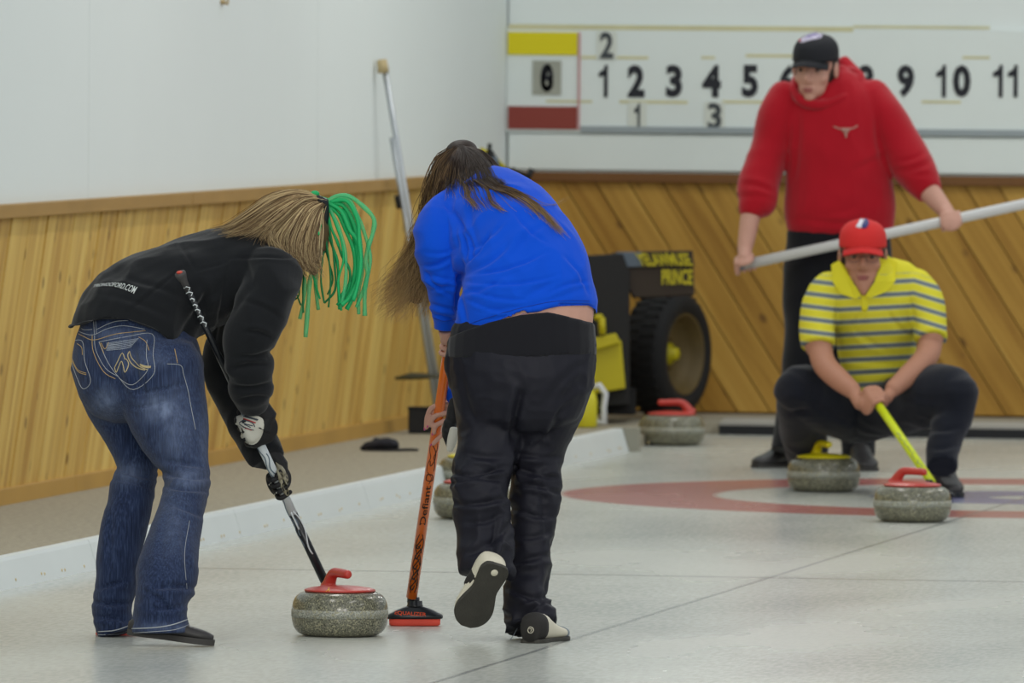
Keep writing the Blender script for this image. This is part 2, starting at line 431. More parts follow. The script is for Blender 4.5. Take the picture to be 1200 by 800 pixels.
m_woodB = woodmat('golden_board_back', srgb(178, 136, 56), srgb(150, 108, 38), srgb(194, 154, 72), 'x')
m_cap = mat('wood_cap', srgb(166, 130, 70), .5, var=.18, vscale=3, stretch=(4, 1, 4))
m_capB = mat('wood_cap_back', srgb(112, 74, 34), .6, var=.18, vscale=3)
m_base = mat('wood_base', srgb(184, 144, 70), .5, var=.2, vscale=3)
def clip(poly, z0, z1, a0, a1):
    def half(pl, f):
        o = []
        for i in range(len(pl)):
            p, q = pl[i], pl[(i + 1) % len(pl)]; fp, fq = f(p), f(q)
            if fp >= 0: o.append(p)
            if (fp >= 0) != (fq >= 0): t = fp / (fp - fq); o.append((p[0] + (q[0] - p[0]) * t, p[1] + (q[1] - p[1]) * t))
        return o
    for f in (lambda p: p[1] - z0, lambda p: z1 - p[1], lambda p: p[0] - a0, lambda p: a1 - p[0]):
        poly = half(poly, f)
        if len(poly) < 3: return None
    return poly
HW = .157; SL = .64        # board width along the wall, lean of the boards
def boards(root, a0, a1, n0, tomat, to3d, off, lean):
    i = 0; a = n0
    while a < a1 + 1.2:
        wdt = HW; g = .0035
        hgt = ZT - ZC
        poly = clip([(a + g, ZC), (a + wdt - g, ZC), (a + wdt - g + lean * hgt, ZT), (a + g + lean * hgt, ZT)], ZC + .01, ZT - .01, a0, a1)
        if poly:
            s = Soup(); jit = R.uniform(-.003, .003); s.prism([to3d(p[0], p[1], jit) for p in poly], off)
            s.build('wood_board', tomat, root, smooth=False, bevel=.0)
        a += wdt; i += 1
m_back = mat('board_joint', srgb(112, 80, 36), .8)
wallbox('board_backing', XW - .031, G(-160, 618, .05).y - 6, XW - .022, YB, ZC, ZT, m_back, WL); wallbox('board_backing', XW, YB + .022, 5.4, YB + .031, ZC, ZT, m_back, WB)
# left wall boards: upper ends lean away from the camera
YL0 = G(-160, 618, .05).y - 6
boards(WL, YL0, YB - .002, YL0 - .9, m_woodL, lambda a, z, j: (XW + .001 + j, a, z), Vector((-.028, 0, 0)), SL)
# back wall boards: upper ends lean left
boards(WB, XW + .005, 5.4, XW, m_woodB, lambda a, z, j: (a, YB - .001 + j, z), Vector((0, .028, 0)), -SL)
s = Soup()
for y0, y1 in ((YL0 - .5, G(46, 232, ZT).y), (G(46, 232, ZT).y, G(272, 220, ZT).y), (G(272, 220, ZT).y, YB)):
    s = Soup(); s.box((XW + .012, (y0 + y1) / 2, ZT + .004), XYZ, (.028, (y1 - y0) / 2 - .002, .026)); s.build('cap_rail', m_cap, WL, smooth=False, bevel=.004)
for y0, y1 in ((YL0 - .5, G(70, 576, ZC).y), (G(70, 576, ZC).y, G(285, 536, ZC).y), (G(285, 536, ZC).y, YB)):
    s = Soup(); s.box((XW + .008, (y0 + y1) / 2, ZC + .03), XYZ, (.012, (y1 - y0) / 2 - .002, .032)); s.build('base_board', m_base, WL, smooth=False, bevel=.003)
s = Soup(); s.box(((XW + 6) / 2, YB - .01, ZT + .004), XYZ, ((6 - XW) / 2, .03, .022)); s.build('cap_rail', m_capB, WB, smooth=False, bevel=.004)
# ================================================================ SCOREBOARD
def WBp(px, py, off=0.0):
    """point of the back wall plane (off metres in front) behind a photograph pixel"""
    r = ray(px, py); t = (YB - off - CAM.y) / r.y; return CAM + r * t
m_board = mat('scoreboard_white', srgb(222, 230, 227), .6, var=.03, vscale=3)
m_yel = mat('yellow_paint', srgb(220, 206, 6), .5); m_redp = mat('brick_red_paint', srgb(138, 58, 48), .6)
m_num = mat('black_numeral', srgb(24, 26, 36), .5); m_num2 = mat('grey_numeral', srgb(62, 68, 72), .5)
m_tape = mat('yellowed_tape', srgb(204, 200, 158), .7, var=.15, vscale=8); m_pink = mat('pink_strip', srgb(196, 150, 150), .6)
z0s = WBp(640, 155).z; z1s = WBp(640, 31).z; x0s = WBp(594.5, 90).x; x1s = 4.6
sb = tag(empty('scoreboard', (x0s, YB, z0s)), 'long white wall scoreboard with numbers one to eleven and yellow and red team panels', 'scoreboard')
def wb_box(so, x0, z0, x1, z1, y0, y1): so.box(((x0 + x1) / 2, YB - (y0 + y1) / 2, (z0 + z1) / 2), XYZ, (abs(x1 - x0) / 2, (y1 - y0) / 2, abs(z1 - z0) / 2))
s = Soup(); wb_box(s, x0s, z0s, x1s, z1s, -.002, .022); s.build('back_panel', m_board, sb, smooth=False, bevel=.003)
def wb_rect(name, m, x0, y0, x1, y1, a, c, parent=sb):
    p, q = WBp(x0, y1, a), WBp(x1, y0, a); s = Soup(); wb_box(s, p.x, p.z, q.x, q.z, a, c); return s.build(name, m, parent, smooth=False, bevel=.001)
wb_rect('yellow_panel', m_yel, 595.5, 38, 677, 64, .02, .03); wb_rect('red_panel', m_redp, 595.5, 125, 676.5, 151, .02, .03)
wb_rect('divider_strip', m_pink, 677, 38, 680.5, 152, .02, .032)
for (x0, y0, x1, y1) in ((596, 31.5, 1000, 34), (681, 66, 760, 69), (822, 66, 838, 69), (874, 64, 960, 67), (1128, 66, 1160, 69), (1000, 31, 1160, 33), (640, 117.5, 694, 120), (726, 118, 806, 121), (846, 118, 905, 121), (1080, 118, 1126, 121)):
    wb_rect('tape_strip', m_tape, x0, y0, x1, y1, .02, .0235)
m_rail = mat('grey_rail', srgb(150, 160, 164), .5)
wb_rect('card_rail', m_rail, 681, 152.5, 1210, 155, .02, .034)
m_frame = mat('pale_frame', srgb(176, 182, 176), .6)
wb_rect('frame_edge', m_frame, 593.2, 31, 595, 156, .0, .03)
ONE = ([(.02, -.5, 0), (.34, -.5, 0), (.34, .5, 0), (.1, .5, 0), (-.02, .36, 0), (-.42, .26, 0), (-.42, .12, 0), (.02, .16, 0)], [tuple(range(8))])
def wtext(body, cx, cy, w, h, m, parent, name, a=.024, bold=.02, thick=.003):
    v, f = ONE if body == '1' else text_tris(body, bold, 0); c = WBp(cx, cy, a); k = 255.0; k = F / dep(c)
    vs = [(c.x + p[0] * w / k, c.y, c.z + p[1] * h / k) for p in v]
    s = Soup(); s.add(vs, f); s.add([(x, y_ - thick, z) for x, y_, z in vs], f)
    me = s.mesh(name, fix=False); return link(name, me, m, parent, False)
for t, cx, wd in (('1', 707.5, 14), ('2', 745.5, 20), ('3', 790, 19), ('4', 834, 22), ('5', 879, 19), ('6', 922.5, 19), ('7', 968, 19), ('8', 1014, 20), ('9', 1061.5, 20), ('1', 1103.5, 15), ('0', 1127, 21), ('1', 1170, 15), ('1', 1187.5, 15)):
    tag(wtext(t, cx, 95, wd, 38, m_num, sb, 'numeral', bold=.045), 'black numeral ' + t)
# hung number cards
m_card = mat('number_card', srgb(212, 217, 208), .6); m_cardg = mat('worn_card', srgb(160, 162, 150), .7, var=.12, vscale=14)
for t, cx, cy, w_, h_, cw, ch, mc, lab in (('2', 711, 53, 16, 31, 24, 33, m_card, 'white card with grey two hung above the numeral one on the scoreboard'),
                                ('1', 747, 136, 9, 30, 22, 33, m_card, 'white card with grey one hung under the numeral two on the scoreboard'),
                                ('3', 837.5, 136, 16, 31, 24, 33, m_card, 'white card with grey three hung under the numeral four on the scoreboard'),
                                ('6', 641, 91, 15, 33, 34, 40, m_cardg, 'worn grey card with a blurred black numeral between the yellow and red panels')):
    root = tag(empty('number_card', WBp(cx, cy, .03)), lab, 'card')
    wb_rect('card_plate', mc, cx - cw / 2, cy - ch / 2, cx + cw / 2, cy + ch / 2, .0245, .028, root)
    wtext(t, cx, cy, w_, h_, m_num if t == '6' else m_num2, root, 'numeral', .029, .03)
    if t == '6': wtext('0', cx, cy, w_, h_, m_num, root, 'numeral', .029, .03)
root = tag(empty('wall_ledge', WBp(700, 198)), 'white ledge board across the back wall under the scoreboard', 'board')
p, q = WBp(594, 198), WBp(600, 157)
s = Soup(); s.box(((XW + .01 + 5.0) / 2, YB - .009, (p.z + q.z) / 2), XYZ, ((5 - XW - .01) / 2, .012, (q.z - p.z) / 2)); s.build('ledge_face', m_board, root, smooth=False, bevel=.003)

# ================================================================ STONES
def granite(name, c1, c2, rough):
    m = mat(name, c1, rough, spec=.5); nt, b = nodes(m); tc = nt.nodes.new('ShaderNodeTexCoord')
    n = nt.nodes.new('ShaderNodeTexNoise'); n.inputs['Scale'].default_value = 260; n.inputs['Detail'].default_value = 4; nt.links.new(tc.outputs['Object'], n.inputs['Vector'])
    v = nt.nodes.new('ShaderNodeTexVoronoi'); v.inputs['Scale'].default_value = 230; nt.links.new(tc.outputs['Object'], v.inputs['Vector'])
    col = ramp(nt, n.outputs[0], [(.36, c2), (.5, c1), (.66, tuple(min(1, x * 1.75) for x in c1[:3]) + (1,))])
    col = mix_(nt, ramp(nt, v.outputs['Color'], [(.70, (0, 0, 0, 1)), (.78, (1, 1, 1, 1))]), col, srgb(150, 146, 120))
    nt.links.new(col, b.inputs['Base Color']); return m
m_gran = granite('granite', srgb(104, 103, 88), srgb(64, 64, 54), .2)
m_band = granite('granite_band', srgb(146, 147, 136), srgb(104, 106, 96), .55)
m_hred = mat('red_handle', srgb(186, 62, 52), .35, spec=.5, var=.08, vscale=20); m_hyel = mat('yellow_handle', srgb(222, 208, 20), .35, spec=.5)
def stone_meshes():
    rad, hh = .1455, .134
    prof = []
    for i in range(25):      # super-elliptic side from running rim to top
        t = -math.pi / 2 + math.pi * i / 24; c_, s_ = abs(math.cos(t)) ** .62, abs(math.sin(t)) ** .80 * (1 if t > 0 else -1)
        prof.append((.078 + (rad - .078) * c_, hh / 2 + hh / 2 * s_))
    full = [(.001, .004), (.055, .004), (.068, .0)] + prof + [(.02, hh)]
    lo = Soup(); lo.lathe((0, 0, 0), XYZ, [(r, z) for r, z in full], 56)
    bandp = [(r, z) for r, z in prof if abs(z - hh / 2 - .002) < .0135]
    z0, z1 = hh / 2 - .010, hh / 2 + .014
    bd = Soup(); bd.lathe((0, 0, 0), XYZ, [(rad - .004, z0 - .001), (rad + .0006, z0), (rad + .001, (z0 + z1) / 2), (rad + .0004, z1), (rad - .005, z1 + .001)], 56)
    h = Soup(); h.lathe((0, 0, 0), XYZ, [(.02, hh - .002), (.106, hh - .001), (.109, hh + .002), (.107, hh + .006), (.09, hh + .011), (.05, hh + .016), (.02, hh + .018)], 40)
    rows = [(-.082, hh + .004, .034, .024), (-.074, hh + .018, .024, .019), (-.064, hh + .034, .0195, .018), (-.052, hh + .047, .017, .0165), (-.036, hh + .054, .0155, .0155), (-.012, hh + .055, .0145, .015), (.024, hh + .054, .014, .0145), (.052, hh + .053, .0135, .0135), (.062, hh + .0525, .009, .009)]
    q = crom(rows, 4); cs = []
    for i in range(len(q)):
        t = Vector((q[min(i + 1, len(q) - 1)][0] - q[max(i - 1, 0)][0], 0, q[min(i + 1, len(q) - 1)][1] - q[max(i - 1, 0)][1])).normalized()
        b_ = Vector((0, 1, 0)); a_ = b_.cross(t); cs.append((Vector((q[i][0], 0, q[i][1])), a_, b_, q[i][2], q[i][3]))
    h.rings(cs, 14)
    return lo, bd, h
lo, bd, hd = stone_meshes()
me_body, me_band = lo.mesh('stone_body'), bd.mesh('stone_band'); me_body.materials.append(m_gran); me_band.materials.append(m_band)
hr = hd.remesh(.0025, 5); hr.materials.append(m_hred); hy = hr.copy(); hy.materials.clear(); hy.materials.append(m_hyel)
for me in (me_body, me_band, hr, hy): me.polygons.foreach_set('use_smooth', [True] * len(me.polygons))
def stone(px, py, yaw, hm, label, scale=1.0):
    """px,py: middle of the circle where the stone meets the ice"""
    p = G(px, py); r = empty('curling_stone', p); r.rotation_euler = (0, 0, yaw); r.scale = (scale,) * 3
    r.matrix_world = Matrix.Translation(p) @ Matrix.Rotation(yaw, 4, 'Z') @ Matrix.Scale(scale, 4)
    tag(r, label, 'curling stone', 'curling stones on the ice')
    for n, me in (('granite_body', me_body), ('striking_band', me_band), ('handle', hm)):
        o = bpy.data.objects.new(n, me); COL.objects.link(o); o.parent = r
        if n == 'handle': o['label'] = ('red' if hm is hr else 'yellow') + ' plastic gooseneck handle'
    return r
ya = YAW
near = stone(398, 744.5, ya - 1.1, hr, 'grey granite curling stone with red handle sliding between the two sweepers')
stone(1069, 611, ya - .65, hr, 'grey curling stone with red handle in front of the crouching man, lying on the rings')
stone(965, 575.5, ya - 1.2, hy, 'grey curling stone with yellow handle left of the crouching man')
stone(787, 521.5, ya + math.pi - .1, hr, 'farthest grey stone with red handle at the end of the side board near the tire')
stone(553, 607.5, ya + 1.9, hr, 'grey stone partly hidden behind the orange broom sweeper, the nearer of two')
stone(556, 575, ya + 2.3, hy, 'grey stone mostly hidden behind another stone, the farther of two behind the blue sweeper')
# small yellow A on the near stone's handle
v, f = text_tris('A', .03)
bv = bvh(hr); Mw = near.matrix_world.copy()
hv = Soup(); hv.add([Mw @ x.co for x in hr.vertices], [tuple(p.vertices) for p in hr.polygons]); bvn = BVHTree.FromPolygons(hv.v, hv.f)
s = Soup(); s.add([hit(bvn, 385 + p[0] * 5 + p[1] * 1.5, 690.6 - p[1] * 4.4, .0012) or P(385, 690.6, 33.3) for p in v], f)
o = link('letter', s.mesh('letter', fix=False), mat('yellow_letter', srgb(240, 200, 30), .5), None, False); o.parent = near; o.matrix_parent_inverse = near.matrix_world.inverted()
# ================================================================ PEOPLE: shared builders
m_skin = mat('skin', srgb(196, 150, 132), .55, spec=.35, var=.06, vscale=30)
m_skin2 = mat('skin_tan', srgb(178, 128, 104), .55, spec=.35, var=.06, vscale=30)
m_lip = mat('lips', srgb(158, 92, 88), .5); m_white_eye = mat('eye_white', srgb(150, 136, 126), .3); m_iris = mat('iris', srgb(50, 36, 28), .3)
m_dkhair = mat('dark_hair', srgb(44, 32, 26), .6)

def head(so, c, fwd, up, k=1.0):
    """adds a head to a body; c is the middle of the head at eye height; returns its axes"""
    f = fwd.normalized(); u = (up - f * up.dot(f)).normalized(); x = f.cross(u)
    ax = (x, f, u)
    L = lambda a, b_, c_: c + x * (a * k) + f * (b_ * k) + u * (c_ * k)
    E = lambda p, r: so.ellipsoid(L(*p), ax, tuple(q * k for q in r))
    E((0, -.018, .03), (.074, .094, .086)); E((0, .028, -.018), (.060, .062, .084)); E((0, .034, -.066), (.050, .050, .042))
    E((0, .068, -.096), (.022, .018, .017)); E((0, -.03, -.03), (.062, .07, .07))
    so.tube([L(0, .080, .016), L(0, .096, -.008), L(0, .108, -.030)], [.007 * k, .009 * k, .012 * k], 10)
    E((0, .096, -.036), (.018, .013, .009))
    for s_ in (-1, 1):
        E((s_ * .030, .076, .022), (.026, .012, .008)); E((s_ * .040, .052, -.030), (.022, .022, .02)); E((s_ * .078, -.008, -.006), (.009, .018, .032))
    E((0, .082, -.064), (.026, .010, .006)); E((0, .080, -.076), (.022, .010, .008))
    return L, ax, k
def face(me, root, L, ax, k, brow=m_dkhair, lip=m_lip):
    a, n = getv(me); f = np.array(ax[1])
    for s_ in (-1, 1):
        e = np.array(L(s_ * .031, .084, .003)); d = np.exp(-((a - e) ** 2).sum(1) / (.014 * k) ** 2); a = a - f * (d * .010 * k)[:, None]
    mo = np.array(L(0, .090, -.070)); d = np.exp(-(((a - mo) @ np.array(ax[2])) / (.0022 * k)) ** 2 - (((a - mo) @ np.array(ax[0])) / (.026 * k)) ** 2 - (((a - mo) @ f) / (.02 * k)) ** 2); a = a - f * (d * .004)[:, None]
    setv(me, a)
    for s_ in (-1, 1):
        s = Soup(); s.ellipsoid(L(s_ * .031, .0650, .001), ax, (.0125 * k, .0125 * k, .0075 * k), 16, 10); e = s.build('eye', m_white_eye, root)
        s = Soup(); s.ellipsoid(L(s_ * .031, .0762, .001), ax, (.0062 * k, .003 * k, .0052 * k), 12, 8); s.build('iris', m_iris, e)
        s = Soup(); s.tube([L(s_ * .012, .0885, .020), L(s_ * .030, .0885, .026), L(s_ * .050, .074, .020)], [.003 * k, .0038 * k, .002 * k], 6); s.build('eyebrow', brow, root)
    s = Soup(); s.ellipsoid(L(0, .0905, -.0655), ax, (.022 * k, .0040 * k, .0035 * k)); s.ellipsoid(L(0, .0885, -.0745), ax, (.018 * k, .0040 * k, .004 * k)); s.build('lips', lip, root)

def grip(so, S, a, p, wrist, r=.013, k=1.0, order=1, wr=.024, thumb=True, nails=None):
    """a closed hand round a shaft: S on the shaft axis, a along it from index to little finger, p from the shaft to the back of the hand"""
    a = a.normalized(); p = (p - a * p.dot(a)).normalized(); q = a.cross(p) * order
    Rr = r + .0085 * k; ends = (225, 245, 238, 215)
    for i in range(4):
        o = S + a * ((i - 1.5) * .0215 * k); pts = []; rad = []
        for j in range(11):
            t = math.radians(-25 + (ends[i] + 25) * j / 10)
            bend = 1.0 + .12 * math.cos(3 * t)
            pts.append(o + (p * math.cos(t) + q * math.sin(t)) * (Rr * bend)); rad.append((.0088 - .0022 * j / 10) * k * (1.1 if j in (2, 6) else 1))
        so.tube(pts, rad, 10); so.ellipsoid(pts[-1], (a, p, q), (.0072 * k,) * 3, 10, 8)
        if nails is not None:
            tdir = (pts[-1] - pts[-3]).normalized(); out = (pts[-1] - o).normalized(); nails.ellipsoid(pts[-1] + out * .005 * k + tdir * .002, (a, tdir, out), (.0055 * k, .007 * k, .0025 * k), 10, 6)
    palm = S + p * (r + .012 * k) - q * (.022 * k)
    so.ellipsoid(palm, (a, p, q), (.043 * k, .017 * k, .040 * k))
    so.ellipsoid(S + p * (r + .012 * k) + q * (.006 * k), (a, p, q), (.041 * k, .013 * k, .018 * k))
    if thumb:
        o = S - a * (.034 * k); pts = []
        for j in range(8):
            t = math.radians(-70 - 120 * j / 7); pts.append(o - a * (.008 * k * j / 7) + (p * math.cos(t) + q * math.sin(t)) * (Rr * 1.08))
        so.tube([palm - q * .01 * k - a * .02 * k] + pts, [.014 * k] + [(.0125 - .004 * j / 7) * k for j in range(8)], 10); so.ellipsoid(pts[-1], (a, p, q), (.0085 * k,) * 3, 10, 8)
    mid = palm - q * (.03 * k)
    so.tube([palm, mid.lerp(wrist, .35), wrist], [.026 * k, .025 * k, wr * k], 14)

def shoe(root, heel, toe, wid, hgt, m_up, m_sole, up=Vector((0, 0, 1)), name='shoe', sole_t=.014, laces=None, low=1.0):
    L = (toe - heel); ln = L.length; f = L / ln; u = (up - f * up.dot(f)).normalized(); x = f.cross(u)
    prof = [(-.02, .42, .70), (.02, .66, .92), (.12, .78, 1.0), (.28, .80, 1.0), (.42, .82, .80), (.56, .92, .60), (.70, 1.0, .48), (.84, .93, .40), (.94, .70, .33), (1.0, .36, .24)]
    prof = [(t, w_, h * (low if t < .3 else (low + 1) / 2 if t < .5 else 1)) for t, w_, h in prof]
    q = crom(prof, 3); s = Soup()
    s.rings([(heel + f * (t * ln) + u * (h * hgt / 2 + sole_t * .5), x, u, w_ * wid / 2, h * hgt / 2) for t, w_, h in q], 22, 2.5)
    o = s.build(name, m_up, root)
    s = Soup(); sp = [(-.025, .30), (0.0, .62), (.10, .80), (.28, .74), (.42, .72), (.58, .92), (.72, 1.04), (.86, .96), (.96, .68), (1.02, .28)]
    q = crom(sp, 4); out = [heel + f * (t * ln) + x * (w_ * wid / 2) for t, w_ in q] + [heel + f * (t * ln) - x * (w_ * wid / 2) for t, w_ in q[::-1]]
    s.prism(out, u * sole_t); s.build('sole', m_sole, o, smooth=False, bevel=.002)
    if laces:
        s = Soup()
        for k in range(5):
            t = .34 + .065 * k; h = np.interp(t, [.28, .42, .56, .70], [1.0, .80, .60, .48]) * hgt + sole_t * .5; c = heel + f * (t * ln) + u * (h + .001)
            s.tube([c - x * (.17 * wid) - u * .006, c, c + x * (.17 * wid) - u * .006], .0022, 5)
        s.build('laces', laces, o)
    return o

class Hair:
    def __init__(s, seed=5): s.v = []; s.f = []; s.c = []; s.r = random.Random(seed); s.g = np.random.RandomState(seed); s.n = 0
    def lock(s, fr, guides, n, r0=.0011, jit=3.0, wave=0.0, wl=1.0, cut=.25, cols=(0, 1), grad=None, seg=4, flat=False):
        G_ = [crom(g, seg) for g in guides]; m = min(len(g) for g in G_); G_ = [crom_resize(g, 18) for g in G_]
        for _ in range(n):
            u = s.r.uniform(0, len(G_) - 1); i = min(int(u), len(G_) - 2) if len(G_) > 1 else 0; t = u - i
            q = G_[i] if len(G_) == 1 else G_[i] * (1 - t) + G_[i + 1] * t
            q = q[:max(5, int(18 * (1 - s.r.uniform(0, cut))))].copy(); k = len(q); tt = np.linspace(0, 1, k)
            off = s.g.normal(0, jit, 2); dz = s.g.normal(0, jit * .0018)
            ph = s.r.uniform(0, 6.28); wv = wave * s.r.uniform(.4, 1.3)
            q[:, 0] += s.r.gauss(0, jit * .45); q[:, 1] += abs(s.r.gauss(0, jit * .5))
            q[:, 0] += off[0] * tt ** .7 + wv * np.sin(tt * 9 * wl + ph) * tt; q[:, 1] += off[1] * tt * .6; q[:, 2] += dz * tt
            P_ = [fr.Q(*x) for x in q]; c = s.r.uniform(*cols)
            rad = r0 * s.r.uniform(.6, 1.3)
            ref = None
            for j in range(k):
                T = (P_[min(j + 1, k - 1)] - P_[max(j - 1, 0)]).normalized(); a = T.cross(CF)
                a = a.normalized() if a.length > 1e-4 else CR; b_ = T.cross(a); rr = rad * (1 - .75 * tt[j] ** 2)
                for w_ in range(3):
                    an = 2.094 * w_; s.v.append(P_[j] + a * (rr * math.cos(an)) + b_ * (rr * math.sin(an)))
                s.c += [c + (grad * tt[j] if grad else 0)] * 3
                if j:
                    b0 = s.n + (j - 1) * 3
                    for w_ in range(3): w2 = (w_ + 1) % 3; s.f.append((b0 + w_, b0 + w2, b0 + 3 + w2, b0 + 3 + w_))
            s.n += 3 * k
    def build(s, name, m, root):
        me = bpy.data.meshes.new(name); me.from_pydata(s.v, [], s.f); attr(me, 'var', s.c); me.update(); return link(name, me, m, root)
def crom_resize(g, n):
    d = np.r_[0, np.cumsum(np.hypot(np.diff(g[:, 0]), np.diff(g[:, 1])) + 1e-3)]; t = np.linspace(0, d[-1], n)
    return np.stack([np.interp(t, d, g[:, i]) for i in range(3)], 1)
def hairmat(name, stops):
    m = mat(name, stops[0][1], .55, spec=.22); nt, b = nodes(m); nt.links.new(ramp(nt, attrnode(nt, 'var'), stops), b.inputs['Base Color']); return m

def clothmat(name, col, bump=.25, bscale=350, var=.08, rough=.9, sheen=.15, vscale=12):
    return mat(name, col, rough, bump=bump, bscale=bscale, var=var, vscale=vscale, spec=.15, sheen=sheen)
def garment(name, so, vox, m, root, smooth=4, **kw):
    me = so.remesh(vox, smooth)
    wrinkle(me, **kw); o = link(name, me, m, root); return o

# ================================================================ SWEEPER IN BLACK (left)
fr = Frame(33.45)
m_black = clothmat('black_fleece', srgb(22, 24, 27), .3, 420, .12)
j_torso = [(150, 416, .13, 70, 66), (158, 380, .12, 71, 69), (192, 350, .07, 62, 68), (232, 332, .03, 57, 70), (275, 319, 0, 53, 74), (308, 312, -.02, 43, 70), (334, 316, -.03, 30, 52)]
j_near = [(318, 318, .13, 36, 36), (315, 345, .17, 33, 36), (300, 378, .19, 31, 33), (291, 402, .18, 30, 31), (290, 414, .175, 26, 28), (292, 428, .165, 29, 30), (293, 441, .155, 25, 26), (294, 454, .14, 27, 27), (295, 465, .12, 21.5, 23), (297, 479, .10, 16, 18)]
j_far = [(318, 322, -.15, 32, 34), (290, 375, -.19, 32, 32), (266, 425, -.2, 29, 28), (278, 466, -.17, 26, 26), (296, 504, -.12, 23, 23), (312, 536, -.06, 19, 19)]
t_pel = [(150, 376, .11, 58, 54), (153, 392, .12, 68, 62), (158, 415, .12, 75, 66), (166, 446, .13, 76, 64)]
t_right = [(184, 430, .20, 54, 50), (192, 470, .21, 50, 46), (204, 510, .25, 42, 40), (216, 545, .29, 29, 31), (219, 565, .31, 27, 30), (213, 595, .40, 27, 31), (203, 635, .49, 31, 33), (196, 672, .565, 36, 36), (189, 702, .60, 31, 36), (188, 722, .605, 32, 36), (188, 741, .605, 35, 38)]
t_left = [(132, 425, .02, 50, 48), (139, 465, .02, 43, 45), (153, 510, .03, 31, 38), (161, 545, .06, 25, 30), (156, 575, .08, 26, 30), (146, 615, .1, 27, 29), (139, 655, .11, 26, 28), (135, 692, .12, 24, 27), (131, 716, .13, 23, 26), (137, 743, .14, 22, 25)]
b = Soup()
for rows in (j_torso, j_near[:-1], j_far[:-2], t_pel, t_right[:-1], t_left[:-1]): fr.loft(b, rows, scale=.74)
hc = fr.Q(350, 268, 0.0); hf = CR * .72 + Vector((0, 0, -.62)) + CF * .32; hu = CR * .6 + Vector((0, 0, .8))
hd_ = head(b, hc, hf, hu, .94); b.tube([fr.Q(312, 300, 0), fr.Q(345, 285, 0)], .052, 16)
me = b.remesh(.007, 3); W1 = link('person', me, m_skin)
tag(W1, 'person in black jacket and blue jeans bending over a broom, green ribbons in blonde hair', 'person')
face(me, W1, *hd_)

g = Soup()
for rows, ends in ((j_torso, (False, True)), (j_near, (True, False)), (j_far, (True, False))): fr.loft(g, rows, round_ends=ends)
cre = [(268, 303, 350, 300, 2, 5), (268, 304, 250, 405, 2.2, 6), (209, 282, 230, 318, 2, 4), (212, 315, 150, 365, 2, 5), (228, 318, 270, 306, 2, 4),
       (262, 330, 215, 398, 5, 9, 6), (250, 330, 228, 380, 4, 7, 4), (300, 330, 262, 380, 4, 6), (330, 372, 285, 352, 3, 6, 3), (318, 396, 286, 388, 3, 10, 3), (319, 410, 280, 418, 3, 8, -3),
       (316, 428, 272, 432, 3.2, 11, 3), (319, 448, 274, 452, 3, 10, -3), (316, 466, 280, 468, 3, 9, 2), (120, 345, 200, 372, 4, 5, -4), (135, 325, 215, 350, 4, 5, -4), (240, 385, 236, 330, 4, 6, 3), (285, 300, 300, 340, 4, 5)]
me = g.remesh(.0062, 4); a, n = getv(me); uv = proj(a)
hem = np.interp(uv[:, 0], [80, 95, 120, 150, 180, 205, 225, 240], [383, 379, 373, 374, 385, 401, 420, 434]); k_ = (uv[:, 1] > hem) & (uv[:, 0] < 246) & ((a - np.array(CAM)) @ np.array(CF) < fr.d0 + .12)
k_ = (uv[:, 1] > hem) & (uv[:, 0] < 240)
a += np.array(CU)[None] * (np.where(k_, uv[:, 1] - hem, 0) * fr.s)[:, None]; setv(me, a)
wrinkle(me, cre, amp=.0065, scale=7, ridge=.8); jk = link('jacket', me, m_black, W1)
bj = bvh(jk.data)
# white web address across the back hem
m_wprint = mat('white_print', srgb(190, 196, 194), .6)
v, f = text_tris('TRONOOFORD.COM', .01)
s = Soup(); pv = []
for p_ in v:
    t = p_[0] + .5; cx, cy = 110 + 49 * t, 335.5 - 3.8 * math.sin(t * 3.0) + 2.2 * t; hh = 3.6 + 4.6 * t ** 2; sk = 2.2 * t
    pv.append(hit(bj, cx + p_[1] * (sk + 2.5) , cy - p_[1] * hh + 1.6 * t * t * 2, .002) or fr.Q(cx, cy, .3))
s.add(pv, f); link('lettering', s.mesh('lettering', False), m_wprint, jk, False)['label'] = 'small white web address lettering'

m_jean = mat('denim', srgb(48, 62, 96), .85, bump=.35, bscale=500, spec=.15, sheen=.1); nt, bs = nodes(m_jean)
tc = nt.nodes.new('ShaderNodeTexCoord')
def nz(nt, src, st, sc=1, det=4):
    mp = nt.nodes.new('ShaderNodeMapping'); mp.inputs['Scale'].default_value = st; nt.links.new(src, mp.inputs[0])
    n = nt.nodes.new('ShaderNodeTexNoise'); n.inputs['Scale'].default_value = sc; n.inputs['Detail'].default_value = det; nt.links.new(mp.outputs[0], n.inputs['Vector']); return n.outputs[0]
base = ramp(nt, nz(nt, tc.outputs['Object'], (260, 260, 14)), [(.3, srgb(24, 32, 54)), (.5, srgb(35, 47, 76)), (.72, srgb(56, 70, 100))])
base = mix_(nt, math_(nt, 'MULTIPLY', attrnode(nt, 'wear'), ramp(nt, nz(nt, tc.outputs['Object'], (60, 60, 20)), [(.3, (.4, .4, .4, 1)), (.7, (1, 1, 1, 1))])), base, srgb(128, 142, 172))
nt.links.new(base, bs.inputs['Base Color'])
g = Soup(); fr.loft(g, t_pel); fr.loft(g, t_right, round_ends=(True, False)); fr.loft(g, t_left, round_ends=(True, False))
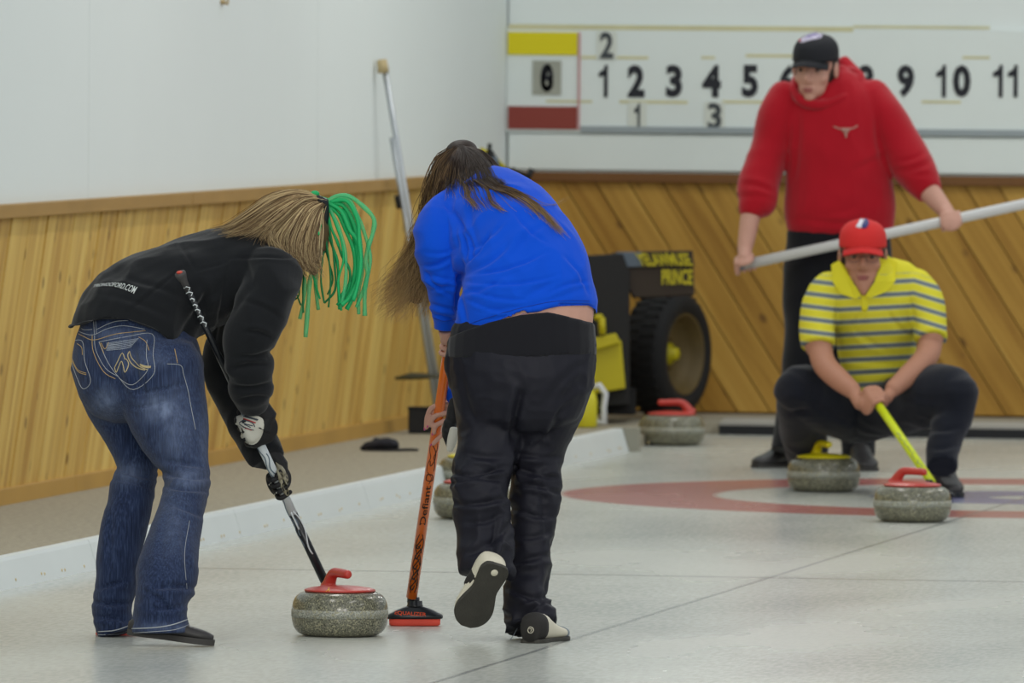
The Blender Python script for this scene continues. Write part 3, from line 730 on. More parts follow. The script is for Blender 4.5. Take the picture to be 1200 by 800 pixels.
cre = [(150, 462, 222, 448, 2, 5, 2), (150, 478, 205, 466, 2, 5, 3), (185, 552, 246, 560, 3, 9, 3), (190, 568, 246, 574, 3, 7, 3), (192, 540, 240, 546, 3, 6), (136, 548, 185, 560, 3, 8, 3), (132, 562, 180, 572, 3, 6, -2), (200, 590, 240, 606, 3, 5),
       (180, 690, 232, 690, 3.5, 9, -3), (170, 712, 222, 708, 3, 7, 3), (108, 704, 152, 706, 3, 9, 3), (110, 724, 150, 728, 3, 7, -2), (112, 690, 150, 680, 3, 6), (152, 395, 172, 470, 5, 9, 5), (196, 600, 190, 680, 4, 4, 4), (215, 600, 222, 670, 4, 4, 3),
       (130, 600, 128, 670, 4, 4), (150, 380, 158, 455, 5, 8, -2), (205, 720, 165, 690, 3, 6, 4)]
jn = garment('jeans', g, .0062, m_jean, W1, 3, amp=.005, scale=8, creases=[(c_[:5] + (c_[5] * 1.35,) + c_[6:]) for c_ in cre], zones=[(215, 565, 30, 1), (150, 565, 30, .8), (200, 700, 45, 1), (130, 705, 40, 1)], stretch=(1, 1, 1.6))
a, n = getv(jn.data); uv = proj(a); wr = np.zeros(len(a))
for x, y, rx, ry, k in ((190, 478, 22, 16, .75), (125, 470, 14, 16, .5), (165, 420, 40, 14, .25), (222, 560, 20, 14, .45), (238, 520, 10, 40, .25), (207, 500, 22, 50, .35), (150, 555, 20, 12, .4), (205, 610, 20, 40, .22), (146, 392, 40, 8, .3), (196, 735, 40, 5, .3)):
    wr = np.maximum(wr, k * np.exp(-((uv[:, 0] - x) / rx) ** 2 - ((uv[:, 1] - y) / ry) ** 2))
attr(jn.data, 'wear', wr)
bn = bvh(jn.data); cj = lambda L: [(75 + x / 5.716, 365 + y / 5.716) for x, y in L]
m_stg = mat('gold_stitch', srgb(176, 148, 100), .6); m_stw = mat('pale_stitch', srgb(168, 172, 176), .6); m_fray = mat('frayed_denim', srgb(170, 178, 190), .9)
pale = Soup(); gold = Soup()
for L in ([(235, 203), (400, 172), (590, 150), (597, 290), (600, 420), (465, 522), (360, 430), (290, 330), (235, 203)], [(555, 190), (552, 300), (560, 392), (460, 490), (370, 445)],
          [(50, 198), (125, 200), (140, 330), (180, 465), (128, 516), (80, 420), (50, 330)], [(60, 110), (130, 145), (200, 155), (290, 115), (400, 95), (540, 118)],
          [(198, 40), (205, 155)], [(212, 40), (218, 150)], [(70, 80), (130, 120), (190, 120)], [(220, 120), (330, 70), (430, 60)],
          [(690, 350), (780, 360), (800, 420), (830, 530), (850, 640), (880, 790)], [(205, 160), (215, 260), (280, 380), (360, 432)]):
    stitch(bn, cj(L), .00085, pale)
for L in ([(60, 128), (130, 165), (205, 190), (350, 150), (545, 128)], [(740, 250), (760, 345)], [(190, 160), (198, 270), (265, 400), (345, 450)], [(250, 210), (275, 250), (300, 205)], [(500, 170), (545, 200), (570, 260)], [(90, 215), (120, 240), (125, 290)],
          [(50, 300), (90, 385), (150, 412)], [(55, 330), (95, 400), (150, 422)], [(240, 208), (268, 280)]):
    stitch(bn, cj(L), .0011, gold)
h7 = lambda L: [(100 + x / 7.275, 660 + y / 7.275) for x, y in L]
for L in ([(392, 556), (600, 546), (750, 520), (888, 470)], [(112, 580), (250, 570), (392, 522)]): stitch(bn, h7(L), .0016, pale)
for L in ([(392, 590), (560, 582), (760, 565), (895, 515)], [(112, 606), (280, 600), (385, 566)]): stitch(bn, h7(L), .0009, pale)
stitch(bn, [(222, 610), (216, 650), (219, 690)], .0007, pale)
pale.build('stitching', m_stw, jn)['kind'] = 'stuff'; gold.build('gold_stitching', m_stg, jn)['kind'] = 'stuff'
s = Soup(); k7 = lambda L: [(130 + x / 16, 400 + y / 16) for x, y in L]
for L, r_ in (([(70, 490), (130, 370), (215, 215), (260, 330), (285, 330), (330, 430), (265, 580), (235, 460), (200, 370), (150, 470), (100, 580), (70, 490)], .0015), ([(345, 185), (310, 260), (350, 370), (430, 460), (540, 510), (640, 535)], .0018), ([(345, 185), (380, 300), (470, 400), (560, 480), (690, 530)], .0015), ([(550, 430), (650, 465), (750, 470)], .0022), ([(560, 455), (650, 485), (745, 488)], .0018)):
    stitch(bn, k7(L), r_, s, k=3)
s.build('pocket_emblem', mat('emblem_thread', srgb(184, 168, 128), .5), jn)['label'] = 'gold and silver embroidered zigzag emblem on back pocket'
s = Soup()
for i in range(9): stitch(bn, cj([(285, 212 + i * 6), (400, 195 + i * 6 + (i % 3) * 3), (500 - i * 6, 180 + i * 7)]), .0007, s)
s.build('frayed_threads', m_fray, jn)

# shoes
m_shoe = mat('black_leather', srgb(44, 42, 42), .45, spec=.4); m_sole = mat('dark_sole', srgb(58, 56, 54), .7); m_redsole = mat('red_slider', srgb(190, 70, 60), .5); m_lace = mat('black_lace', srgb(26, 26, 28), .8)
toe = G(249, 757.0); heel = toe + (CR * -1 + CF * .05).normalized() * .248 + Vector((0, 0, .034)); shoe(W1, heel, toe + Vector((0, 0, .002)), .085, .086, m_shoe, m_sole, laces=m_lace, sole_t=.018, low=.5)
heel = G(116, 744); shoe(W1, heel, heel + (CR + CF * .35).normalized() * .25, .09, .08, m_shoe, m_redsole, sole_t=.008, low=.6)

# broom of the sweeper in black
def broom_line(fr, p0, p1):
    A, B = fr.Q(*p0), fr.Q(*p1); return A, B, (B - A).normalized()
A, B, dr = broom_line(fr, (211, 320, .30), (405, 733, -.25)); at1 = lambda y: A.lerp(B, (y - 320) / 413.0)
br1 = tag(empty('curling_broom', B), 'black and white curling broom reaching from black jacket down behind the near stone', 'broom')
m_bk = mat('black_gloss', srgb(24, 26, 30), .3); m_ws = mat('white_shaft', srgb(206, 212, 214), .35); m_gb = mat('blue_grey_print', srgb(96, 112, 124), .4); m_grip = mat('rubber_grip', srgb(66, 64, 64), .7)
s = Soup(); s.tube([at1(337), at1(474)], .0095, 14); s.build('upper_shaft', m_bk, br1)
s = Soup(); s.tube([at1(474), at1(600)], .0135, 16); s.build('white_shaft', m_ws, br1)
s = Soup(); s.tube([at1(600), at1(728)], .0137, 16); s.build('lower_shaft', m_bk, br1)
s = Soup(); s.tube([at1(319.5), at1(321.5), at1(323), at1(330), at1(340)], [.0165, .0175, .0165, .011, .0098], 16); gp = s.build('grip_cap', m_grip, br1)
s = Soup(); s.ellipsoid(at1(319.3), (CR, CU, CF), (.010, .006, .008)); s.build('end_plug', mat('red_plug', srgb(190, 70, 56), .5), br1)
def on_shaft(at, r, y, side, off=.001): # point of the shaft's near surface, side -1..1 across it
    c = at(y); x = dr.cross(CF).normalized(); t = side * 1.2; return c + x * (math.sin(t) * (r + off)) - CF * (math.cos(t) * (r + off))
s = Soup()
for yb, h_, w_ in ((338, 5, .8), (344, 5, .9), (351, 4, .5), (358, 4, .5), (364, 5, .6), (372, 6, .7), (379, 6, .8)):
    pts = [on_shaft(at1, .0095, yb - h_ / 2 * 0.8, -w_), on_shaft(at1, .0095, yb - h_ / 2, 0), on_shaft(at1, .0095, yb, w_ * .9), on_shaft(at1, .0095, yb + h_ / 2, .1)]
    s.tube(pts, .0021, 6)
s.build('lettering', m_ws, br1)['label'] = 'white lettering down the black upper shaft'
s = Soup()
for sgn, y0, y1 in ((-.9, 476, 500), (-.6, 518, 560), (.1, 530, 556), (-.9, 580, 640), (-.2, 600, 625)):
    s.tube([on_shaft(at1, .0135, y_, sgn + .3 * math.sin(y_ * .25), .0002) for y_ in np.linspace(y0, y1, 12)], .0022, 6)
s.build('shaft_print', m_gb, br1)
s = Soup()
s.tube([on_shaft(at1, .0137, y_, .5 - .5 * math.sin(y_ * .12), .0002) for y_ in np.linspace(598, 648, 16)], .0026, 6); s.tube([on_shaft(at1, .0137, y_, -.2, .0002) for y_ in np.linspace(598, 618, 6)], .003, 6)
s.build('white_streak', m_ws, br1)
def brush(root, c, side, fwd, up, wid, m_body, m_pad, col, name='brush_head'):
    """flat curling brush head standing on its pad at c"""
    ax = (side, fwd, up); s = Soup()
    s.rings([(c + up * h, side, fwd, w_, d_) for h, w_, d_ in ((.022, wid / 2, .032), (.027, wid / 2 + .003, .034), (.034, wid / 2 + .001, .034), (.040, wid / 2 - .012, .030), (.048, wid * .34, .026), (.056, wid * .22, .022), (.060, wid * .15, .020))], 28, 4.5)
    s.lathe(c + up * .058, ax, [(.024, 0), (.026, .003), (.024, .006), (.0225, .018), (.022, .019)], 18)
    s.tube([c + up * .07, c + up * .088], .0145, 14)
    o = s.build(name, m_body, root)
    s = Soup(); s.rings([(c + up * h, side, fwd, w_, d_) for h, w_, d_ in ((.0005, wid / 2 - .012, .028), (.004, wid / 2 - .006, .031), (.022, wid / 2 - .005, .031))], 28, 5); s.build('brush_pad', m_pad, root)
    return o
gb = G(408, 736.0); gb.z = 0; brush(br1, gb, CR, Vector((-CR.y, CR.x, 0)).normalized(), Vector((0, 0, 1)), .17, m_bk, mat('black_pad', srgb(30, 30, 32), .8), None)

# gloves
m_glb = mat('glove_black', srgb(24, 24, 26), .7, bump=.2, bscale=200); m_glw = mat('glove_white', srgb(202, 200, 188), .6, bump=.15, bscale=200); m_glt = mat('glove_tan', srgb(150, 144, 122), .7)
s = Soup(); S = at1(501) - CR * .008; grip(s, S, dr, CF * -1 + CR * .1, fr.Q(299, 474, .10), .0145, 1.28, order=1, wr=.030)
me = s.remesh(.0028, 2); gl = link('glove', me, m_glb, W1); bg = bvh(me)
s = Soup(); patch(bg, [(270.5, 493), (286, 485), (307, 490), (308, 506), (300, 519), (289, 517), (281, 509), (276, 500)], s, .0025); pt = s.build('glove_back', m_glw, gl); pt['label'] = 'white leather back with shield emblem'
bp_ = bvh(pt.data)
s = Soup(); u3 = lambda L: [(265 + x / 16, 475 + y / 16) for x, y in L]
for L, r_ in (([(340, 190), (470, 225), (600, 262)], .0018), ([(345, 205), (470, 240), (590, 275)], .0016), ([(250, 330), (300, 290), (400, 290), (500, 330), (540, 400)], .0016), ([(255, 350), (340, 400), (440, 440), (520, 460)], .0014), ([(300, 320), (380, 350), (500, 380)], .0016), ([(340, 350), (460, 410)], .0016)):
    stitch(bp_, u3(L), r_, s, 3, .0012)
s.build('emblem', mat('emblem_grey', srgb(70, 78, 88), .6), gl)
s = Soup(); stitch(bp_, u3([(325, 248), (440, 285), (555, 325)]), .0022, s, 3, .0012); stitch(bp_, u3([(355, 420), (480, 462)]), .0014, s, 3, .0012); s.build('emblem_band', mat('emblem_red', srgb(176, 60, 58), .6), gl)
s = Soup()
for L in ([(215, 455), (235, 520), (300, 575), (420, 600)], [(320, 640), (400, 700), (520, 715), (600, 640)]): stitch(bg, u3(L), .0022, s, 3, .001)
s.build('finger_piping', m_glw, gl)
s = Soup(); S = at1(566); grip(s, S, dr, CF - CR * .6, fr.Q(313, 528, -.07), .0135, 1.02, order=-1, wr=.034)
me = s.remesh(.0028, 2); gl = link('glove', me, m_glb, W1); bg = bvh(me)
s = Soup()
for L in ([(300, 568), (308, 572), (318, 566)], [(308, 582), (316, 584), (324, 577)], [(318, 586), (326, 585)]): stitch(bg, L, .0018, s, 3, .0008)
s.build('finger_piping', m_glw, gl)['kind'] = 'stuff'
s = Soup(); patch(bg, [(323, 541), (331, 548), (337, 562), (338, 580), (332, 576), (326, 560)], s, .0045); patch(bg, [(300, 548), (308, 540), (316, 548), (306, 556)], s, .004)
s.build('palm_leather', m_glt, gl)

# hair and ribbons
m_h1 = hairmat('blonde_hair', [(0.0, srgb(66, 50, 36)), (.35, srgb(104, 82, 58)), (.7, srgb(156, 132, 96)), (1.0, srgb(206, 184, 140))])
hb = Soup()
fr.loft(hb, [(262, 271, .0, 4, 14), (290, 264, 0, 12, 22), (318, 257, 0, 25, 32), (345, 258, 0, 34, 38), (364, 272, 0, 26, 34), (372, 290, 0, 14, 22)], sup=2.2)
fr.loft(hb, [(345, 262, .02, 26, 34), (352, 285, .03, 22, 30), (360, 305, .04, 12, 22), (368, 318, .05, 5, 12)])
me = hb.remesh(.006, 4); attr(me, 'var', [.25] * len(me.vertices)); hr_o = link('hair', me, m_h1, W1)
H1 = Hair(5)
top = [(374, 230, .00), (350, 221, .0), (318, 226, .0), (290, 246, .0), (264, 263, .0), (236, 269, .0)]
g2 = [(375, 231, .04), (350, 224, .07), (322, 231, .08), (294, 250, .08), (268, 266, .07), (242, 271, .05)]
g3 = [(375, 233, .06), (352, 229, .10), (324, 241, .12), (298, 260, .13), (276, 271, .14), (256, 274, .15)]
g3b = [(375, 233, .06), (354, 232, .10), (330, 249, .13), (310, 266, .14), (300, 275, .17), (300, 281, .18)]
g4 = [(376, 234, .06), (356, 236, .09), (334, 254, .11), (318, 272, .12), (322, 285, .14), (334, 297, .15)]
g5 = [(376, 236, .06), (360, 242, .10), (346, 262, .12), (338, 284, .13), (340, 298, .14), (350, 306, .14)]
g6 = [(377, 238, .06), (367, 250, .10), (358, 272, .12), (354, 296, .13), (358, 312, .13), (366, 324, .12)]
g7 = [(377, 238, .05), (373, 254, .09), (368, 276, .11), (367, 298, .12), (371, 312, .12), (375, 322, .12)]
g8 = [(378, 240, .03), (378, 256, .06), (377, 278, .08), (375, 298, .09), (374, 310, .09), (374, 318, .09)]
H1.lock(fr, [top, g2, g3, g3b, g4, g5, g6, g7, g8], 1150, .0012, 2.4, 1.2, .6, .25, (0.1, .95))
H1.lock(fr, [top, g2, g3, g3b, g4, g5, g6, g7, g8], 380, .0017, 2.6, 1.6, .7, .3, (.85, 1.0))
H1.lock(fr, [g3, g3b, g4], 110, .0012, 5, 3.2, 1, .02, (.3, 1)); H1.lock(fr, [g5, g6, g7], 120, .0012, 5, 3.5, 1, .0, (.2, 1))
H1.build('hair_strands', m_h1, W1)
s = Soup(); s.tube([fr.Q(372, 232, .07), fr.Q(380, 236, .05), fr.Q(381, 252, .04), fr.Q(379, 280, .03)], [.010, .014, .013, .006], 10); s.build('headband', m_bk, W1)
m_rib = mat('green_mesh_ribbon', srgb(10, 170, 96), .5, alpha=.92, spec=.4, bump=.3, bscale=500, trans=0.0); m_ribl = mat('green_mesh_ribbon_light', srgb(74, 200, 132), .5, alpha=.62, bump=.3, bscale=500); m_ribd = mat('green_ribbon_dark', srgb(8, 116, 62), .6)
rt = Soup(); rt.ellipsoid(fr.Q(369, 227, .03), XYZ, (.014, .014, .010)); rt.tube([fr.Q(366, 225, .02), fr.Q(374, 232, .03), fr.Q(383, 236, .03)], [.006, .008, .011], 10)
tie = rt.build('hair_tie', m_rib, W1); tie['label'] = 'green hair tie with long tubular ribbons'
c3 = lambda L, z0, z1: [(270 + x / 4, 200 + y / 4, z0 + (z1 - z0) * i / (len(L) - 1)) for i, (x, y) in enumerate(L)]
rib = [([(450, 150), (500, 118), (560, 122), (620, 165), (672, 225), (668, 290), (648, 350), (634, 420), (642, 480), (630, 560), (630, 680)], 14, m_ribl), ([(455, 150), (520, 190), (560, 280), (596, 330), (604, 430), (594, 520), (562, 590), (520, 630)], 15, m_rib),
       ([(460, 150), (540, 150), (590, 240), (612, 360), (618, 470), (600, 580), (602, 672)], 12, m_ribl), ([(455, 155), (500, 250), (530, 340), (542, 440), (538, 540), (516, 640)], 12, m_ribl), ([(470, 145), (550, 130), (600, 220), (640, 330), (655, 430), (630, 540), (590, 640)], 12, m_ribl),
       ([(450, 160), (470, 260), (500, 330), (524, 400), (560, 470), (550, 560), (500, 630)], 9, m_rib), ([(440, 150), (430, 220), (412, 300)], 8, m_rib), ([(445, 160), (452, 260), (470, 330), (500, 420), (506, 520), (510, 650)], 9, m_rib), ([(450, 160), (465, 280), (480, 360), (490, 460), (490, 560), (440, 620)], 7, m_ribd),
       ([(385, 450), (372, 520), (366, 600), (352, 780)], 14, m_ribl), ([(405, 450), (400, 540), (412, 650)], 12, m_ribl), ([(345, 480), (340, 560), (342, 665)], 6, m_ribd), ([(320, 500), (322, 580), (300, 605)], 5, m_ribd), ([(300, 545), (315, 590), (330, 630)], 5, m_ribd), ([(240, 595), (250, 625), (262, 660)], 5, m_ribd),
       ([(380, 450), (400, 540), (420, 600)], 7, m_rib), ([(440, 370), (430, 430), (425, 520), (440, 620)], 6, m_ribd), ([(340, 470), (350, 560), (325, 695)], 11, m_ribl), ([(460, 150), (530, 165), (580, 260), (590, 350), (600, 450), (588, 560), (545, 650)], 14, m_rib), ([(465, 148), (545, 142), (596, 230), (604, 330), (612, 420), (600, 520), (575, 610)], 13, m_rib),
       ([(455, 160), (510, 210), (550, 300), (580, 380), (582, 480), (560, 560), (530, 610)], 13, m_rib), ([(452, 160), (490, 240), (520, 330), (530, 420), (505, 520), (520, 655)], 8, m_rib), ([(448, 160), (455, 240), (450, 330), (462, 420), (470, 520), (460, 640)], 6, m_ribd), ([(455, 155), (540, 200), (575, 300), (590, 400), (575, 500), (510, 600)], 11, m_rib), ([(500, 330), (520, 400), (555, 460), (565, 520)], 4, m_ribd), ([(436, 330), (460, 420), (480, 510), (455, 580)], 5, m_ribd)]
for i, (L, r_, m_) in enumerate(rib):
    z = .02 + .05 * math.sin(i * 2.4); s = Soup(); q = crom(c3(L, .03, z + (.04 if m_ is m_rib else 0)), 5)
    s.tube([fr.Q(*x) for x in q], [r_ / 5.2 * fr.s * (1 + .12 * math.sin(j * .9 + i)) for j in range(len(q))], 8); s.build('ribbon', m_, tie)
# ================================================================ SWEEPER IN BLUE (centre)
fr = Frame(33.45)
m_blue = clothmat('blue_jersey', srgb(0, 76, 206), .2, 420, .06, .85, .1)
m_blk2 = clothmat('black_nylon', srgb(32, 32, 40), .12, 300, .10, .5, 0.0)
b_torso = [(615, 398, .05, 84, 52), (616, 372, .05, 83, 52), (618, 345, .04, 81, 54), (611, 312, -.01, 75, 56), (595, 282, -.08, 71, 56), (574, 258, -.17, 68, 52), (560, 241, -.26, 56, 42), (554, 234, -.34, 34, 32)]
b_left = [(533, 246, -.22, 26, 32), (518, 264, -.17, 33, 33), (515, 288, -.14, 29, 33), (518, 315, -.13, 26, 31), (520, 342, -.14, 20, 26), (520, 368, -.16, 16, 22), (521, 386, -.17, 14.5, 19)]
b_right = [(620, 262, -.24, 30, 30), (640, 300, -.34, 28, 28), (612, 360, -.42, 24, 24), (560, 430, -.38, 20, 20), (534, 468, -.30, 15, 15)]
p_pel = [(614, 388, .05, 84, 52), (612, 415, .05, 86, 60), (611, 445, .05, 84, 62), (611, 470, .05, 77, 56)]
p_left = [(575, 440, .03, 50, 54), (577, 480, .02, 44, 50), (574, 515, .04, 38, 42), (566, 548, .08, 33, 36), (563, 575, .12, 33, 34), (564, 600, .14, 33, 32), (569, 628, .16, 33, 32), (570, 650, .19, 34, 33), (569, 674, .21, 31, 30)]
p_right = [(652, 440, .04, 46, 54), (641, 480, 0, 42, 46), (629, 518, -.02, 36, 38), (627, 550, -.01, 30, 32), (627, 580, 0, 28, 30), (625, 612, .02, 26, 28), (622, 646, .04, 25, 27), (618, 680, .06, 24, 27), (617, 704, .09, 26, 28), (622, 734, .12, 31, 32)]
b = Soup()
for rows in (b_torso[2:], b_left[:-1], b_right[:-1], p_left[:-2], p_right[:-2]): fr.loft(b, rows, scale=.74)
fr.loft(b, [(615, 340, .04, 74, 46), (617, 360, .05, 79, 50), (617, 385, .05, 76, 52), (612, 415, .05, 74, 54), (611, 450, .05, 70, 50)])
hc = fr.Q(541, 219, -.44); hd_ = head(b, hc, Vector((-.25, .55, -.8)), Vector((-.1, .8, .55)), .96); b.tube([fr.Q(556, 240, -.33), fr.Q(545, 222, -.38)], .055, 14)
m_nail = mat('pink_nail', srgb(190, 60, 130), .3)
# broom of the sweeper in blue
Ab, Bb = fr.Q(528.5, 388, -.22), None
gb = G(486, 733.0); gb.z = 0; Bb = gb + Vector((0, 0, .075)) + CR * (-.012); drb = (Bb - Ab).normalized(); at2 = lambda y: Ab.lerp(Bb, (y - 388) / 318.0)
nl = []; z_ = fr.d0 - dep(at2(499))
for row, r_ in (([(529, 475, 0), (516, 474, .026), (505, 479, .024), (500.5, 490, .014), (499.5, 501, .008)], .0088), ([(531, 483, 0), (519, 484, .027), (508, 489, .027), (503.5, 498, .02)], .0088), ([(531, 492, 0), (520, 494, .026), (510, 499, .027), (508.5, 507, .022)], .0085), ([(529, 502, 0), (520, 508, .022), (512, 515, .022), (507.5, 520, .018)], .0075), ([(526, 472, -.01), (514, 478, -.026), (506, 486, -.022)], .0095)):
    q = crom([(x, y, z_ + z) for x, y, z in row], 4); n_ = len(q); pts = [fr.Q(*x) for x in q]
    b.tube(pts, [r_ * (1.08 - .22 * i_ / n_ + (.10 if i_ % 4 == 0 else 0)) for i_ in range(n_)], 12); b.ellipsoid(pts[-1], XYZ, (r_ * .84,) * 3, 12, 8); b.ellipsoid(pts[0], XYZ, (r_ * 1.1,) * 3, 12, 8)
    t_ = (pts[-1] - pts[-3]).normalized(); nl.append(Soup().ellipsoid(pts[-1] - CR * (r_ * .55) + t_ * (r_ * .35), (t_, CF, CR), (.0062, .0048, .003), 10, 6))
fr.loft(b, [(536, 462, z_ - .01, 7, 8), (532, 474, z_ - .005, 9, 10), (531, 488, z_, 10, 8), (530, 502, z_, 7, 7)])
s1 = at2(392) ; b.tube([fr.Q(523, 386, -.17), fr.Q(526, 398, -.19)], [.026, .024], 12); grip(b, at2(402), drb, CR * .9 - CF * .3, fr.Q(525, 394, -.19), .0155, .95, order=1, wr=.022)
me = b.remesh(.0038, 2); W2 = link('person', me, m_skin)
tag(W2, 'person in bright blue long-sleeved top and loose black trousers sweeping with an orange broom', 'person')
face(me, W2, *hd_); [x.build('fingernail', m_nail, W2) for x in nl[:4]]
g = Soup(); fr.loft(g, b_torso, round_ends=(False, True)); fr.loft(g, b_left, round_ends=(True, False)); fr.loft(g, b_right, round_ends=(True, False))
cre = [(546, 322, 640, 296, 2.2, 5, 6), (545, 330, 655, 322, 2.2, 4.5, 7), (545, 338, 620, 352, 2.2, 5, 4), (541, 312, 575, 270, 2.2, 6, 4), (537, 258, 552, 306, 2, 7, -5), (547, 350, 600, 366, 2, 4, 3), (640, 345, 692, 330, 2.2, 4, -4), (660, 300, 690, 345, 2.5, 4, -4), (600, 245, 640, 285, 2.5, 4, 4), (497, 318, 528, 346, 2, 6, 3), (498, 296, 536, 290, 2, 5, 4), (541, 300, 534, 372, 3, 14, 2), (530, 245, 546, 305, 2.5, 9, -4), (522, 238, 538, 290, 2.5, 6, -4), (548, 292, 590, 262, 3, 5, 4), (543, 320, 600, 285, 3.5, 6, 5), (540, 345, 590, 325, 3, 5, 4), (494, 312, 528, 302, 2.5, 9, 3), (498, 322, 538, 330, 2.5, 5), (500, 355, 536, 362, 2.5, 6, 2), (503, 340, 534, 334, 2.5, 5),
       (506, 368, 534, 374, 2, 5), (640, 262, 600, 300, 4, 4, 4), (560, 365, 680, 340, 3, 3, 5), (570, 375, 640, 355, 2, 3, 2), (650, 330, 610, 350, 4, 3), (550, 235, 560, 290, 4, 4, 3), (538, 332, 546, 378, 3, 6)]
sh = me = g.remesh(.0062, 4)
# the hem follows the bend of the back: a sloping lower edge
a, n = getv(me); uv = proj(a); hem = np.interp(uv[:, 0], [530, 545, 561, 600, 612, 655, 690, 698, 701], [396, 391, 385, 371, 365.5, 356.5, 356.5, 362, 374]); body = (uv[:, 1] > hem) & (uv[:, 0] > 538)
for i in np.where(body)[0]: a[i] += np.array(CU) * (uv[i, 1] - hem[i]) * fr.s
setv(me, a); wrinkle(me, [(c_[:5] + (c_[5] * 1.5,) + c_[6:]) for c_ in cre], amp=.0055, scale=7, ridge=.8); shirt = link('shirt', me, m_blue, W2)
bs_ = bvh(me)
s = Soup(); stitch(bs_, [(536, 386), (561, 375.5), (610, 361), (655, 352.5), (690, 352.5)], .0009, s); stitch(bs_, [(506, 371), (520, 376), (533, 374)], .0009, s); s.build('hem_stitching', mat('blue_stitch', srgb(12, 52, 150), .8), shirt)
# trousers
g = Soup(); fr.loft(g, p_pel); fr.loft(g, p_left, round_ends=(True, False)); fr.loft(g, p_right, round_ends=(True, False))
fr.loft(g, [(529, 398, .02, 4, 14), (527, 425, .03, 6, 16), (531, 450, .03, 5, 14)])
cre = [(530, 556, 590, 548, 3, 12, 4), (532, 566, 585, 562, 3, 9, -3), (530, 590, 596, 582, 3.5, 9, 4), (540, 612, 592, 600, 3.5, 6, 5), (560, 640, 600, 612, 4, 8, 4), (574, 655, 582, 600, 4, 8, 3), (545, 530, 592, 535, 4, 6, 3), (545, 650, 575, 640, 4, 6),
       (600, 545, 652, 560, 3, 9, 3), (604, 568, 655, 578, 3, 8, -3), (600, 530, 655, 535, 3, 6, 3), (602, 596, 650, 606, 3, 6, 3), (604, 630, 648, 622, 3, 5, 3), (600, 660, 642, 650, 3.5, 6), (598, 690, 642, 700, 3.5, 10, 5), (610, 706, 650, 712, 3, 8, -4), (604, 726, 640, 700, 3, 6, 3),
       (612, 455, 600, 520, 5, 14, 2), (606, 520, 600, 560, 4, 8), (680, 440, 650, 500, 5, 4, 4), (690, 420, 640, 470, 5, 3, 4), (540, 440, 560, 500, 5, 4, 3), (634, 540, 645, 640, 4, 4, 3), (555, 680, 590, 650, 3, 7, 4), (670, 470, 640, 520, 4, 5, 3), (660, 500, 620, 530, 3, 5, 3)]
tr = garment('trousers', g, .0062, m_blk2, W2, 3, amp=.0075, scale=10, creases=[(c_[:5] + (c_[5] * 1.5,) + c_[6:]) for c_ in cre], zones=[(563, 570, 45, 1.2), (570, 640, 40, 1), (628, 560, 40, 1), (622, 690, 45, 1.3), (600, 410, 60, -.1)], stretch=(1, 1, 1.5), ridge=.8)
g = Soup(); fr.loft(g, [(614, 384, .05, 84.6, 56), (612, 400, .05, 86.8, 60), (612, 418, .05, 87.4, 61)], round_ends=(False, False)); me = g.remesh(.006, 3)
a, n = getv(me); uv = proj(a); top_ = np.interp(uv[:, 0], [525, 540, 572, 610, 655, 697, 702], [396, 389, 378, 369, 364.5, 363, 366]); k_ = np.clip((418 - uv[:, 1]) / 30, 0, 1)
a += np.array(CU)[None] * ((uv[:, 1] - (top_ + (1 - k_) * 36)) * fr.s * k_)[:, None]; setv(me, a)
link('waistband', me, clothmat('black_knit', srgb(26, 26, 31), .15, 500), W2)
# white and black shoes
m_wsh = mat('cream_leather', srgb(208, 202, 182), .5); m_bsh = mat('black_suede', srgb(38, 36, 34), .8); m_gsole = mat('worn_grey_sole', srgb(56, 54, 48), .6, var=.35, vscale=25, bump=.3, bscale=200); m_grey = mat('grey_trim', srgb(128, 136, 142), .6)
heel = fr.Q(583, 664, .36); toe = fr.Q(546.5, 733, .27); up_ = (CF * 1.0 + CU * .10 - CR * .35).normalized()
# sole of the lifted foot turned to the camera
shf = shoe(W2, heel, toe, .112, .088, m_wsh, m_gsole, up=up_, sole_t=.016, laces=m_grey)
L_ = (toe - heel).normalized(); uu = (up_ - L_ * up_.dot(L_)).normalized(); xx = L_.cross(uu)
s = Soup(); s.lathe(heel.lerp(toe, .10) - uu * .001, (L_, xx, uu), [(.001, -.002), (.010, -.002), (.011, .0), (.011, .002)], 18); s.build('heel_badge', m_wsh, shf)
s = Soup(); s.rings([(heel + L_ * (t * .20) + uu * (.05), xx, uu, w_, .040) for t, w_ in ((.30, .043), (.36, .047), (.52, .049), (.58, .048))], 22, 2.5); s.build('side_panel', m_bsh, shf)
fr.loft(s := Soup(), [(576, 668, .30, 10, 12), (560, 690, .24, 13, 14)], round_ends=(True, True)); s.build('shoe_tongue', m_grey, shf)
# standing foot: heel towards us, toe away to the right
hp = G(622, 753.5); d_ = (CF * .93 + CR * .34); d_.z = 0; d_.normalize()
shb = shoe(W2, hp, hp + d_ * .25, .10, .08, m_wsh, m_gsole, sole_t=.012, laces=m_grey)
xs = d_.cross(Vector((0, 0, 1)))
s = Soup(); s.rings([(hp + d_ * (t * .25) + Vector((0, 0, h / 2 + .006)), xs, Vector((0, 0, 1)), w_, h / 2 + .0015) for t, w_, h in ((-.035, .022, .055), (-.02, .031, .067), (.02, .0355, .076), (.10, .041, .083), (.17, .0422, .0835))], 22, 2.5); hb_ = s.build('heel_counter', m_bsh, shb)
bh = bvh(hb_.data); s = Soup(); stitch(bh, [(618.6, 738), (620.6, 734.6), (624, 735), (625.4, 738), (623.4, 741.2), (619.8, 741), (618.6, 738)], .0013, s, 3); stitch(bh, [(620.5, 736.6), (623.2, 736.6), (622, 739.8)], .001, s, 3); s.build('heel_badge', m_wsh, shb)
